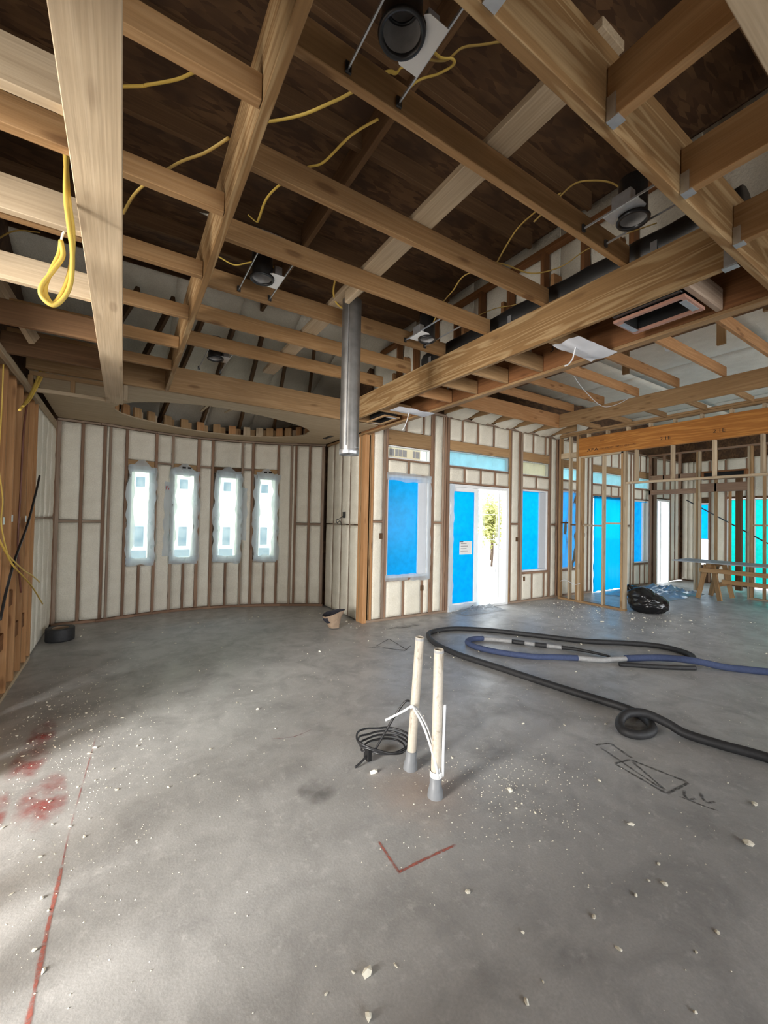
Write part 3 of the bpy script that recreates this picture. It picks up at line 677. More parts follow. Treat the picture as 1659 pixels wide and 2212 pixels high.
# patio door: fixed leaf with blue film, the other half slid open
d1 = empty('door_1', PB(5.6, 0, -.06), 'white sliding patio door, left leaf filmed blue, right side open', 'door', kind='structure')
for (ua, ub, za, zb) in ((4.865, 4.91, .0, 2.265), (6.33, 6.395, .0, 2.265), (4.91, 6.33, 2.215, 2.265), (4.91, 6.33, .0, .045)): fboard('frame', d1, PB, ua, ub, za, zb, -.12, .015, VINYL)
lf = fboard('leaf', d1, PB, 4.92, 4.985, .05, 2.21, -.06, -.02, VINYL)
for (ua, ub, za, zb) in ((5.50, 5.60, .05, 2.21), (4.985, 5.50, 2.14, 2.21), (4.985, 5.50, .05, .13)): fboard('leaf', d1, PB, ua, ub, za, zb, -.06, -.02, VINYL)
fboard('pane', d1, PB, 4.985, 5.50, .13, 2.14, -.042, -.038, BLUEF, 0)
fboard('leaf', d1, PB, 5.56, 5.61, .05, 2.21, -.11, -.07, VINYL)
fboard('screen_stile', d1, PB, 6.21, 6.25, .05, 2.21, -.11, -.08, VINYL)
stk = fboard('paper_label', d1, PB, 5.13, 5.44, 1.00, 1.24, -.015, -.013, LABELM, 0)
for i in range(4): fboard('label_print', stk, PB, 5.16, 5.30+.03*(i % 2), 1.19-.045*i, 1.205-.045*i, -.0128, -.0122, GREYT, 0)
fboard('label_print', stk, PB, 5.13, 5.22, 1.225, 1.238, -.0128, -.0122, PAPERD, 0)
for q in ((4.84, 4.95, .02, 2.26), (4.86, 5.60, .01, .12), (5.55, 5.66, .02, 2.2)): fsheet('film_edge', d1, PB, *q, .022, FILMB, .012, .04, .03, 4)
# door draped in blue plastic in the next room
d2 = empty('door_2', PB(10, 0, -.06), 'door opening draped with hanging blue plastic beyond the partition', 'door', kind='structure')
for (ua, ub, za, zb) in ((9.305, 9.35, 0, 2.265), (10.70, 10.745, 0, 2.265), (9.35, 10.70, 2.215, 2.265)): fboard('frame', d2, PB, ua, ub, za, zb, -.12, -.02, VINYL)
fsheet('plastic_drape', d2, PB, 9.31, 10.78, .02, 2.27, .012, BLUED, .016, .06, .03, .35)
d3 = empty('door_3', PB(12.77, 0, -.06), 'far white door standing ajar at the end of the window wall', 'door', kind='structure')
for (ua, ub, za, zb) in ((12.385, 12.44, 0, 2.325), (13.09, 13.145, 0, 2.325), (12.44, 13.09, 2.27, 2.325)): fboard('frame', d3, PB, ua, ub, za, zb, -.12, .0, VINYL)
fboard('leaf', d3, PB, 12.70, 12.78, .02, 2.26, -.11, -.06, VINYL)
fsheet('plastic_film', d3, PB, 12.78, 13.10, .02, 2.25, -.02, CLEARF, .02, .06, .02)

# ---- wall_right: open stud partition with the laminated header
wr = bpy.data.objects.new('wall_right', None); COL.objects.link(wr); tag(wr, 'open stud partition with an orange laminated header', 'wall', kind='structure')
X0, X1 = 7.855, 7.945
def ps(y, z0, z1, wdt=TH, m='pale'): return bd('stud', wr, X0, X1, y, y+wdt, z0, z1, W[m])
bd('bottom_plate', wr, X0, X1, 4.02, 5.40, 0, .038, W['pine'])
bd('top_plate', wr, X0, X1, -4.4, 5.40, 3.42, 3.458, W['pine']); bd('top_plate', wr, X0, X1, -4.4, 5.40, 3.462, 3.50, W['pine'])
ps(5.36, .04, 3.418, .04, 'pine'); ps(5.14, .04, 3.418, TH); ps(4.965, .04, 3.418, .045, 'pine'); ps(4.915, .04, 2.97, .045); ps(4.872, .04, 2.93, .038, 'pine')
ps(4.43, .04, 2.935, .036, 'pale'); ps(4.07, .04, 2.97, .038, 'pine'); ps(4.025, .04, 2.97, .04, 'pale')
lv = bd('laminated_header', wr, X0, X1, -4.4, 4.962, 2.975, 3.345, W['lvl'])
text('lettering', 'APA', .085, lv, (X0-.001, 4.78, 3.05), (0, -1, 0), (0, 0, 1), INKB, 1.5)
text('lettering', 'LVL-STRUCT   PRP-1 /  GEO-1177-', .045, lv, (X0-.001, 4.50, 3.06), (0, -1, 0), (0, 0, 1), INKB)
for y in (3.45, 2.69, 1.9): text('lettering', '2.1E', .075, lv, (X0-.001, y, 3.08), (0, -1, 0), (0, 0, 1), INKB, 1.3)
text('lettering', '2.1E', .05, lv, (X0-.001, 4.52, 3.22), (0, -1, 0), (0, 0, 1), INKB)
bd('trimmer', wr, X0, X1, 4.07, 4.91, 2.938, 2.972, W['pale'])
for a, b in ((5.18, 5.358), (5.01, 5.138)): bd('blocking', wr, X0, X1, a, b, 2.97, 3.08, W['pale'])
bd('rail', wr, X0+.02, X1-.02, 4.11, 4.43, 1.60, 1.635, W['ply']); bd('rail', wr, X0+.02, X1-.02, 4.468, 4.87, 1.55, 1.585, W['ply'])
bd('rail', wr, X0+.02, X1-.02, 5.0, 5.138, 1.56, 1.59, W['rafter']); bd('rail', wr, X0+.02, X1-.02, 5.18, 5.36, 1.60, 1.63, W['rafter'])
bd('flat_header', wr, X0, X1, -4.4, 4.022, 2.355, 2.392, W['pale'])
for k in range(10): ps(3.83-.585*k, 2.394, 2.972, TH, 'pale')
for k in range(18): bd('cripple_stud', wr, X0, X1, 4.75-.385*k, 4.75-.385*k+TH, 3.347, 3.418, W['pale'])

# ---- wall_far: second stud partition, and the east end wall
wf = bpy.data.objects.new('wall_far', None); COL.objects.link(wf); tag(wf, 'far stud partition beyond the sawhorse table', 'wall', kind='structure')
XA, XB = 11.75, 11.84
for y, z1, m in ((5.38, 3.41, 'wallw'), (4.36, 2.40, 'pale'), (4.315, 3.41, 'pine'), (4.27, 3.41, 'pale'), (3.95, 3.41, 'pine'), (3.34, 3.41, 'pale'), (3.29, 3.41, 'pine'), (3.08, 3.41, 'pine'), (2.72, 3.41, 'pale'), (2.3, 3.41, 'pine'), (1.9, 3.41, 'pine')):
    bd('stud', wf, XA, XB, y, y+.04, .04, z1, W[m])
bd('bottom_plate', wf, XA, XB, 1.8, 3.38, 0, .038, W['pale']); bd('top_plate', wf, XA, XB, -1, 5.45, 3.41, 3.45, W['wallw'])
bd('header', wf, XA, XB, 4.36, 5.42, 2.40, 2.52, W['wallw']); bd('header', wf, XA, XB, 3.38, 4.27, 2.42, 2.62, W['wallw'])
bd('rail', wf, XA, XB, 4.36, 5.38, 2.78, 2.90, W['wallw']); bd('rail', wf, XA+.02, XB-.02, 2.2, 3.29, 1.62, 1.66, W['pale'])
for y in (4.7, 5.05): bd('cripple_stud', wf, XA, XB, y, y+TH, 2.52, 3.41, W['wallw'])
bd('stud', wf, 12.6, 12.69, 3.95, 3.99, .04, 2.6, W['orange']); bd('stud', wf, 12.75, 12.84, 3.78, 3.90, .04, 2.9, W['rafter'])
bdir('diagonal_brace', wf, (12.9, 5.0, 2.3), (12.9, 2.6, .75), .02, .03, STEELD)
wz = boxes('wall_east', [(13.98, 14.02, 5.1, 5.7, 0, 4.4), (13.98, 14.02, 4.83, 5.1, 2.25, 4.4), (13.98, 14.02, 4.45, 4.83, 0, 4.4), (13.98, 14.02, 4.0, 4.45, 2.36, 4.4), (13.98, 14.02, 4.0, 4.45, 0, .1),
                         (13.98, 14.02, 3.88, 4.0, 0, 4.4), (13.98, 14.02, 3.2, 3.88, 2.36, 4.4), (13.98, 14.02, -5, 3.2, 0, 4.4), (13.98, 14.02, 4.83, 5.1, 0, .5)], OSB)
tag(wz, 'foamed far end wall with teal windows', 'wall', kind='structure')
PZ = frame_line((13.9, 5.5), (13.9, -4.5), (-1, 0))
for a, b in ((.0, .13), (.14, .26), (.27, .38), (.70, 1.03), (1.52, 1.60)): ffoam(wz, PZ, a, b, .04, 3.45, 0, .012)
for a, b in ((.38, .68), (1.05, 1.5), (1.62, 2.3)): ffoam(wz, PZ, a, b, 2.42, 3.45, 0, .012)
for a in (.39, .67, 1.04, 1.50, 1.62, 2.28): fboard('stud', wz, PZ, a-.02, a+.02, .04, 3.43, -.08, .01, W['wallw'])
def ewin(n, a, b, z0, z1, fm, label):
    o = empty('window_%d' % n, PZ((a+b)/2, z0, -.06), label, 'window', kind='structure')
    for (ua, ub, za, zb) in ((a, a+.03, z0, z1), (b-.03, b, z0, z1), (a+.03, b-.03, z1-.03, z1), (a+.03, b-.03, z0, z0+.03)): fboard('frame', o, PZ, ua, ub, za, zb, -.07, -.01, VINYL)
    fboard('pane', o, PZ, a+.03, b-.03, z0+.03, z1-.03, -.05, -.046, fm, 0); return o
ewin(15, 1.06, 1.49, .12, 2.35, TEALF, 'teal filmed window on the far end wall, left of the pair'); ewin(16, 1.63, 2.27, .12, 2.35, TEALF, 'teal filmed window on the far end wall, right of the pair')
e17 = ewin(17, .41, .66, 1.22, 2.24, BLUEF, 'small window half filmed blue at the far end'); fboard('lower_pane', e17, PZ, .43, .65, .52, 1.20, -.05, -.046, WHITEF, 0)
# walls behind the viewer with their daylight openings, one added for the east fill
ws = boxes('wall_behind', [(-5.2, -.7, -4.5, -4.4, 0, 4.4), (3.9, 6.9, -4.5, -4.4, 0, 4.4), (12.1, 14, -4.5, -4.4, 0, 4.4), (-.7, 3.9, -4.5, -4.4, 0, .3), (-.7, 3.9, -4.5, -4.4, 2.5, 4.4), (6.9, 12.1, -4.5, -4.4, 0, .4), (6.9, 12.1, -4.5, -4.4, 2.6, 4.4)], FOAM); tag(ws, 'foamed wall behind the viewer', 'wall', kind='structure')
wo = boxes('wall_outer', [(-4.7, -4.6, -4.5, -1.2, 0, 4.4), (-4.7, -4.6, 2.3, 6.2, 0, 4.4), (-4.7, -4.6, -1.2, 2.3, 0, .5), (-4.7, -4.6, -1.2, 2.3, 2.4, 4.4), (-4.7, -.99, 6.1, 6.2, 0, 4.4), (-4.6, -.99, -4.4, 6.1, 2.80, 2.83)], FOAM); tag(wo, 'outer wall of the neighbouring west room', 'wall', kind='structure')  # includes an unseen ceiling slab added to keep window light out of the attic

# ---- outside: ground, cream house, shrubs
gr = mesh('ground', [(-40, -30, -.12), (50, -30, -.12), (50, 60, -.12), (-40, 60, -.12)], [(0, 1, 2, 3)], EARTH, center=False); tag(gr, 'pale sunlit ground outside the door', 'ground', kind='structure')
hs = empty('neighbour_house', (1.5, 16, -.12), 'cream stucco house seen through the narrow alcove windows', 'building')
bd('facade', hs, -9, 14, 16.0, 16.4, -.12, 7.2, STUCCO, 0)
for x in (-2.2, -.85, .47, 1.78, 3.24, 4.62, 6.0):
    for z0, z1, wd in ((2.55, 2.88, .13), (.55, 1.22, .13), (-.08, .42, .24)):
        f = bd('window', hs, x-wd-.04, x+wd+.04, 15.95, 16.0, z0-.04, z1+.04, VINYL, 0); bd('pane', f, x-wd, x+wd, 15.93, 15.95, z0, z1, GLASSD, 0)
for i, (x, y, zz) in enumerate(((12.1, 11.2, 1.6), (9.0, 13.4, 2.3), (14.2, 13.2, 1.9))):
    t = empty('shrub', (x, y, -.12), ('yellow green shrub outside the open patio door', 'taller yellow green shrub behind the others outside', 'yellow green shrub farthest right outside the door')[i], 'shrub', 'shrubs outside the patio door')
    tube('trunk', [(x, y, -.12), (x+.05, y, .6), (x-.03, y+.05, zz)], .04, BARK, t, 4, 6)
    V, F = [], []
    for k in range(1100):
        a, b2_ = random.uniform(0, 6.28), random.gauss(0, .42); r = abs(random.gauss(0, .55))
        c = Vector((x+r*math.cos(a), y+r*math.sin(a), zz+b2_)); d1_ = Vector((random.uniform(-1, 1), random.uniform(-1, 1), random.uniform(-1, 1))).normalized(); d2_ = d1_.orthogonal().normalized(); q = len(V)
        V += [c-d1_*.09, c+d2_*.05, c+d1_*.09, c-d2_*.05]; F.append((q, q+1, q+2, q+3))
    fo_ = mesh('foliage', V, F, LEAF, t); fo_['kind'] = 'stuff'
pc = empty('porch_column', (4.6, 8.2, -.12), 'pale porch column outside the blue windows', 'column')
bd('shaft', pc, 4.72, 5.25, 8.0, 8.4, -.12, 3.0, STUCCO); bd('capital', pc, 4.65, 5.32, 7.93, 8.47, 3.0, 3.15, STUCCO)
gt = empty('garden_rail', (10.9, 9.9, -.12), 'thin metal rail outside the open patio door', 'railing')
for z in (1.0, 1.85): tube('bar', [(9.4, 9.9, z), (12.0, 9.9, z)], .012, GALV, gt, 2, 6)
for x in (9.7, 10.9, 11.9): tube('post', [(x, 9.9, -.12), (x, 9.9, 1.87)], .012, GALV, gt, 2, 6)


# ================================================================== THINGS
# ---- recessed can lights between the joists
CANS = [(.752, 1.13, 1, 'recessed can light with large black trim, nearest the viewer at top centre', WHITEP),
        (.765, 2.83, 1, 'recessed can light with white plate, left of the hanging flue', WHITEP),
        (2.29, 2.93, -1, 'recessed can light with blue-white plate, right of the hanging flue', WHITEP),
        (2.28, 1.14, -1, 'recessed can light with silver plate above the cross beam corner', GALV),
        (.77, 4.55, 1, 'recessed can light farthest back near the alcove header', GALV)]
for (x, y, sd, lab, pm) in CANS:
    t = empty('recessed_light', (x, y, 3.24), lab, 'light', 'can lights in the joist bays')
    seg = 32
    lathe('housing', [(.066, 3.245), (.064, 3.26), (.062, 3.45), (.02, 3.455), (.001, 3.455)], (x, y, 0), CANIN, t)
    lathe('housing_shell', [(.07, 3.25), (.07, 3.46), (.001, 3.46)], (x, y, 0), STEELD, t)
    lathe('trim_ring', [(.063, 3.25), (.066, 3.238), (.078, 3.236), (.082, 3.244), (.072, 3.252)], (x, y, 0), BLACKP, t)
    lathe('reflector_lip', [(.0625, 3.345), (.052, 3.34), (.050, 3.346), (.0625, 3.352)], (x, y, 0), BLACKP, t)
    V = [(x+sd*.045, y-.085, 3.2535), (x+sd*.125, y-.085, 3.2535), (x+sd*.125, y+.085, 3.2535), (x+sd*.045, y+.085, 3.2535)]
    V2 = []
    for k in range(9):
        a = -1.15+2.3*k/8; V2.append((x+sd*.083*math.cos(a), y+.083*math.sin(a), 3.2535))
    poly = [(x+sd*.13, y-.09, 3.2535)]+[V2[0]] + V2[1:] + [(x+sd*.13, y+.09, 3.2535)]
    poly = [(x+sd*.05, y-.09, 3.2535)] + V2 + [(x+sd*.05, y+.09, 3.2535), (x+sd*.13, y+.09, 3.2535), (x+sd*.13, y-.09, 3.2535)]
    nn = len(poly); PV = poly+[(a, b, c+.003) for a, b, c in poly]
    mesh('mounting_plate', PV, [tuple(range(nn)), tuple(range(2*nn-1, nn-1, -1))]+[(i, (i+1) % nn, nn+(i+1) % nn, nn+i) for i in range(nn)], pm, t)
    lo = max([q+TH for q in [.757]+JY if q+TH < y]); hi = min([q for q in JY+[5.0] if q > y])
    for dx in (-.095, .132):
        hbar = bd('hanger_bar', t, x+sd*dx-.003, x+sd*dx+.003, lo+.004, hi-.004, 3.2575, 3.268, GALV, 0)
        for yy in (lo+.003, hi-.012): bd('bar_bracket', hbar, x+sd*dx-.012, x+sd*dx+.012, yy, yy+.009, 3.245, 3.285, STEELD, 0)
    jb = bd('junction_box', t, x+sd*.075, x+sd*.125, y-.05, y+.05, 3.262, 3.34, GALV)

# ---- flue
t = empty('flue_pipe', (1.52, 2.93, 2.10), 'long dull steel flue pipe hanging from the ceiling joists', 'pipe')
lathe('pipe', [(.076, 2.15), (.077, 2.16), (.0765, 2.7), (.077, 3.36)], (1.515, 2.925, 0), FLUE, t, 36)
lathe('end_collar', [(.070, 2.13), (.078, 2.115), (.080, 2.118), (.081, 2.15), (.0785, 2.158), (.074, 2.15), (.072, 2.13)], (1.518, 2.928, 0), GALV, t, 36)
lathe('collar_band', [(.0785, 2.166), (.080, 2.170), (.0785, 2.174)], (1.518, 2.928, 0), GALV, t, 36)
bd('seam', t, 1.452, 1.457, 2.865, 2.868, 2.18, 3.35, GALV, 0)
bd('flue_block', ceil, 1.40, 1.44, 2.60, 2.83, 3.27, 3.36, W['pale'])

# ---- PVC stub-ups with tubing and cable
def pvc(base, top, lab):
    b, t_ = Vector(base), Vector(top); ax = (t_-b).normalized(); L = (t_-b).length
    o = empty('drain_pipe', base, lab, 'pipe', 'stubbed-up pipes in the slab')
    lathe('pipe', [(.029, .07), (.029, L-.002), (.027, L), (.0245, L), (.0245, L-.12), (.001, L-.12)], b, PVC, o, 24, ax)
    lathe('coupling', [(.046, 0), (.043, .035), (.037, .05), (.037, .062), (.034, .065), (.034, .115), (.029, .117)], b, PVCG, o, 24, ax)
    for q in range(3): lathe('dirt_smear', [(.0294, L-.02-.0*q), (.0294, L-.005)], b, GREYT, o, 24, ax) if q == 0 else None
    return o
pvc((1.608, 2.154, 0), (1.638, 2.115, .85), 'farther of two upright cream PVC pipes, leaning in the slab')
pvc((1.576, 1.864, 0), (1.582, 1.860, .85), 'nearer of two upright cream PVC pipes, with white strap and tubing')
tb = empty('white_tubing', (1.56, 1.83, .12), 'white plastic tubing strapped to the nearer PVC pipe', 'tubing')
tube('tube', [(1.565, 1.828, .125), (1.555, 1.85, .22), (1.545, 1.93, .36), (1.545, 2.03, .435), (1.56, 2.08, .44), (1.52, 2.12, .40), (1.44, 2.20, .33)], .0075, TUBEW, tb)
tube('tube', [(1.580, 1.826, .125), (1.575, 1.86, .22), (1.585, 1.94, .34), (1.575, 2.05, .43), (1.548, 2.085, .43)], .0075, TUBEW, tb)
tube('tube', [(1.600, 1.829, .125), (1.604, 1.832, .30), (1.612, 1.834, .53)], .008, TUBEW, tb)
lathe('strap', [(.036, 1.118-1), (.0375, .12), (.0375, .15), (.036, .152)], (1.577, 1.86, 0), WHITEP, tb, 24)
cl = empty('cable_coil', (1.55, 2.40, 0), 'coil of black cable lying behind the PVC pipes', 'cable')
for q in range(4):
    P = []
    for s in range(14):
        a = 2*math.pi*s/14; r = .15+.012*q+.02*noise.noise((s*.8, q*3, 1)); P.append((1.56+r*math.cos(a)*1.05, 2.40+r*math.sin(a)*.9, .02+.02*q+.05*max(0, math.cos(a+2.4+.3*q))))
    tube('loop', P, .007, BLACKC, cl, 4, 8, closed=True)
tube('tail', [(1.41, 2.36, .05), (1.36, 2.34, .03), (1.30, 2.33, .01)], .007, BLACKC, cl)
tube('tail', [(1.43, 2.30, .10), (1.50, 2.22, .30), (1.57, 2.18, .42), (1.60, 2.16, .43)], .007, BLACKC, cl)
bd('tie', cl, 1.395, 1.425, 2.33, 2.39, .012, .09, BLACKP)

# ---- hoses
def wob(P, r, z=None): return [(x, y, r if len(p_) < 3 else p_[2]) for p_ in P for x, y in [p_[:2]]]
HB = [(4.05, -2.2, .034), (3.98, -1.2, .034), (3.86, -.2, .034), (3.76, .60, .034), (3.745, .964, .034), (3.668, 1.192, .034), (3.62, 1.40, .036), (3.60, 1.52, .07), (3.54, 1.65, .104), (3.44, 1.735, .09), (3.33, 1.735, .05), (3.255, 1.67, .034), (3.27, 1.59, .034), (3.36, 1.55, .034), (3.47, 1.56, .034), (3.57, 1.63, .034), (3.645, 1.75, .034), (3.664, 1.87, .034), (3.63, 2.06, .034), (3.554, 2.456, .034), (3.461, 3.062, .034), (3.375, 3.618, .034), (3.41, 4.07, .034), (3.58, 4.44, .034), (3.80, 4.55, .034), (4.147, 4.50, .034), (4.527, 4.19, .034), (4.869, 3.736, .034), (5.242, 3.214, .034), (5.70, 2.84, .034), (5.93, 2.55, .034), (5.87, 2.231, .034), (5.62, 2.10, .034)]
o = tube('black_hose', HB, .033, RUB, None, 6, 12); tag(o, 'long black rubber hose looping across the slab with a small coil', 'hose')
sh = empty('spray_hose', (4.6, 2.9, 0), 'blue sleeved spray hose with grey taped joints lying inside the black loop', 'hose')
HB2 = [(7.6, -.5, .035), (6.6, .75, .035), (5.95, 1.53, .035), (5.71, 1.82, .035), (5.49, 2.06, .075), (5.37, 2.34, .045), (5.01, 2.55, .035)]
tube('sleeve', HB2, .038, BLUES, sh, 6, 12, rfun=lambda q: 1+.12*noise.noise((q*9, 2, 1)))
tube('taped_joint', [(5.04, 2.53, .032), (4.85, 2.61, .032), (4.70, 2.67, .032), (4.49, 2.87, .032)], .030, GREYT, sh, 6, 10)
tube('sleeve', [(4.52, 2.84, .034), (4.30, 3.0, .034), (4.09, 3.14, .034), (3.87, 3.43, .034), (3.77, 3.72, .034), (3.82, 3.93, .034), (3.99, 4.0, .034), (4.13, 3.95, .034)], .034, BLUES, sh, 6, 12)
tube('taped_joint', [(4.11, 3.96, .028), (4.25, 3.84, .028), (4.40, 3.66, .028)], .027, GREYT, sh, 6, 10)
for a, b, mm, r in (((4.38, 3.68), (4.47, 3.55), RUB, .030), ((4.47, 3.55), (4.54, 3.44), GREYT, .026), ((4.54, 3.44), (4.62, 3.33), RUB, .032), ((4.62, 3.33), (4.74, 3.18), GREYT, .026)):
    tube('fitting', [(*a, .029), (*b, .029)], r, mm, sh, 3, 10)
tube('whip_hose', [(4.73, 3.19, .03), (4.82, 3.06, .03), (4.90, 2.88, .028), (4.96, 2.70, .02)], .026, RUB, sh, 6, 10, rfun=lambda q: 1-.55*q)
tube('under_hose', [(4.78, 2.50, .022), (5.01, 2.28, .026), (5.2, 2.13, .026), (5.40, 2.0, .026)], .026, RUB, sh, 6, 10)

# ---- trash bag
def blob(name, c, sx, sy, sz, m, f, parent=None, nu=40, nv=24):
    V, F = [], []
    for j in range(nv+1):
        ph = math.pi*j/nv
        for i in range(nu):
            th = 2*math.pi*i/nu; d = Vector((math.sin(ph)*math.cos(th), math.sin(ph)*math.sin(th), -math.cos(ph)))
            k = f(d); V.append((c[0]+d.x*sx*k, c[1]+d.y*sy*k, max(.002, c[2]+d.z*sz*k)))
    for j in range(nv):
        for i in range(nu): F.append((j*nu+i, j*nu+(i+1) % nu, (j+1)*nu+(i+1) % nu, (j+1)*nu+i))
    return mesh(name, V, F, m, parent, True)
bagp = Vector((8.20, 3.78, 0))
def bagf(d):
    rid = abs(noise.noise((d.x*2.2+4, d.y*2.2, d.z*2.6))); cr = .045*noise.noise((d.x*7, d.y*7, d.z*10))
    peak = 1.25*max(0, d.z-.15)**1.5*max(0, .25-d.x*.5+d.y*.7)
    return .88+.14*rid+cr+peak-.10*max(0, d.z)
bag = empty('trash_bag', bagp, 'black glossy trash bag slumped against the end of the partition', 'bag')
blob('bag_body', (bagp.x, bagp.y, .17), .33, .36, .24, BAGM, bagf, bag, 64, 40)
tube('tied_neck', [(8.06, 3.98, .33), (8.03, 4.03, .43), (8.01, 4.05, .47)], .07, BAGM, bag, 4, 10, rfun=lambda q: 1.1-.75*q)

# ---- crumpled paper bag
pb = empty('paper_bag', (2.64, 5.55, 0), 'crumpled brown paper bag gaping open near the corner post', 'bag')
V, F = [], []; n = 24; rows = 10
def ringpt(t, i, inner=0):
    a = 2*math.pi*i/n; c = Vector((2.66, 5.47, .012)).lerp(Vector((2.63, 5.53, .215)), t)
    rx = (.075+.075*t-inner)*(1+.16*noise.noise((math.cos(a)*1.6, math.sin(a)*1.6, t*3.5))); ry = (.06+.05*t-inner)*(1+.16*noise.noise((math.cos(a)*1.6+5, math.sin(a)*1.6, t*3.5)))
    pull = .075*t*t*max(0, math.cos(a))**3
    return (c.x+rx*math.cos(a)+pull, c.y+ry*math.sin(a), max(.003, c.z+.035*t*math.cos(a)+.012*noise.noise((a*2, t*6, 3))))
for j in range(rows+1):
    for i in range(n): V.append(ringpt(j/rows, i))
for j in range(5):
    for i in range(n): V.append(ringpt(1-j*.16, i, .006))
nr = rows+6
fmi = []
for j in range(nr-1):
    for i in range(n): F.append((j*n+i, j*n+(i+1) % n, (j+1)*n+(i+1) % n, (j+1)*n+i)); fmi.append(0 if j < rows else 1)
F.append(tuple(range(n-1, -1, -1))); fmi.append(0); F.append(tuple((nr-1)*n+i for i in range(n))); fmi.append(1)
mesh('bag_body', V, F, PAPER, pb, False, mats=[PAPER, PAPERD], fm=fmi)  # inner faces take the dark colour as painted shade
V, F = [], []
for j in range(5):
    for i in range(6):
        p = ringpt(.42+.45*j/4, 12+i*.62, -.004); V.append(p)
for j in range(4):
    for i in range(5): F.append((j*6+i, j*6+i+1, (j+1)*6+i+1, (j+1)*6+i))
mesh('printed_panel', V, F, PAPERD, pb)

# ---- roll of black membrane
rl = empty('membrane_roll', (-.63, 6.60, 0), 'black roll of membrane tape on the slab by the left wall corner', 'roll')
lathe('roll', [(.09, .005), (.15, .002), (.152, .02), (.152, .15), (.148, .158), (.092, .158), (.088, .15), (.088, .01), (.09, .005)], (-.63, 6.60, 0), RUB, rl, 40)
lathe('core', [(.087, .01), (.087, .156), (.080, .156), (.080, .01)], (-.63, 6.60, 0), PAPER, rl, 40)

# ---- duct boots
def boot(x0, x1, y0, y1, z0, z1, lab, mm):
    o = empty('duct_boot', ((x0+x1)/2, (y0+y1)/2, z0), lab, 'duct'); f = .03
    for (a, b, c, d) in ((x0, x0+f, y0, y1), (x1-f, x1, y0, y1), (x0+f, x1-f, y0, y0+f), (x0+f, x1-f, y1-f, y1)): bd('flange', o, a, b, c, d, z0, z0+.018, mm, .001)
    for (a, b, c, d) in ((x0+f, x0+f+.003, y0+f, y1-f), (x1-f-.003, x1-f, y0+f, y1-f), (x0+f, x1-f, y0+f, y0+f+.003), (x0+f, x1-f, y1-f-.003, y1-f)): bd('side', o, a, b, c, d, z0+.018, z1, DARKIN, 0)
    bd('top', o, x0+f, x1-f, y0+f, y1-f, z1, z1+.004, DARKIN, 0)
    for yy in (y0+.002, y1-.06): bd('corner_tape', o, x0+.05, x1-.045, yy+.012, yy+.048, z0-.002, z0+.0, GALV, 0)
    return o
bt = boot(2.70, 2.975, 1.06, 1.47, 2.925, 3.06, 'long copper-edged duct boot with a black slot, in the chase at right', COPPER)
bd('insulation_wrap', bt, 2.668, 2.699, 1.07, 1.46, 2.95, 3.06, STEELD); text('lettering', 'R-6 UL', .09, bt, (2.667, 1.45, 2.965), (0, -1, 0), (0, 0, 1), INKB)['kind'] = 'stuff'
boot(2.79, 3.03, 4.42, 4.88, 2.93, 3.06, 'short pale-edged duct boot in the chase near the alcove corner', W['pine'])
fbt = empty('duct_boot', (11.5, 3.9, 2.78), 'red-brown duct boot hung in the far partition', 'duct')
for (a, b, c, d) in ((3.36, 4.2, 2.86, 2.90), (3.36, 4.2, 2.70, 2.74)): bd('flange', fbt, 11.60, 11.75, a, b, c, d, W['red'])
for a in (3.36, 4.16): bd('flange', fbt, 11.60, 11.75, a, a+.04, 2.74, 2.86, W['red'])
bd('side', fbt, 11.66, 11.68, 3.40, 4.16, 2.74, 2.86, DARKIN, 0)

# ---- wrapped flex duct lying above the chase
fd = empty('flex_duct', (2.92, 2.3, 3.26), 'dark wrapped flex duct running above the chase behind the big beam', 'duct')
tube('duct_body', [(2.93, .85, 3.40), (2.92, 1.5, 3.39), (2.93, 2.2, 3.40), (2.92, 3.0, 3.385), (2.94, 3.7, 3.40)], .13, STEELD, fd, 8, 14, rfun=lambda q: 1+.03*math.sin(q*150))
for y in (1.25, 2.4, 3.5):
    bd('support_strap', fd, 2.79, 2.795, y, y+.04, 3.09, 3.40, GALV, 0); bd('support_strap', fd, 3.06, 3.065, y, y+.04, 3.09, 3.40, GALV, 0); bd('support_strap', fd, 2.79, 3.065, y, y+.04, 3.255, 3.262, GALV, 0)

# ---- white fabric pieces stapled under the chase
def fabric(x0, x1, y0, y1, lab, wire):
    o = empty('fabric_sheet', ((x0+x1)/2, (y0+y1)/2, 2.93), lab, 'fabric'); V, F = [], []
    for j in range(9):
        for i in range(13):
            a, b = i/12, j/8; V.append((x0+(x1-x0)*a, y0+(y1-y0)*b, 2.918-.018*math.sin(a*3.14)*math.sin(b*3.14)+.012*noise.noise((a*4+y0, b*4, 1))))
    for j in range(8):
        for i in range(12): F.append((j*13+i, j*13+i+1, (j+1)*13+i+1, (j+1)*13+i))
    mesh('cloth', V, F, FABRIC, o, True); tube('tail_wire', wire, .005, TUBEW, o, 5, 6); return o
fabric(2.66, 3.17, 1.69, 1.90, 'white fabric square stapled under the chase, nearer the viewer', [(2.80, 1.80, 2.915), (2.78, 1.80, 2.86), (2.76, 1.80, 2.81), (2.71, 1.80, 2.76), (2.67, 1.80, 2.74)])
fabric(2.67, 3.20, 3.91, 4.12, 'white fabric square stapled under the chase, near the alcove corner', [(2.88, 4.0, 2.92), (2.86, 4.0, 2.86), (2.85, 4.0, 2.82), (2.82, 4.0, 2.74), (2.78, 4.0, 2.67)])

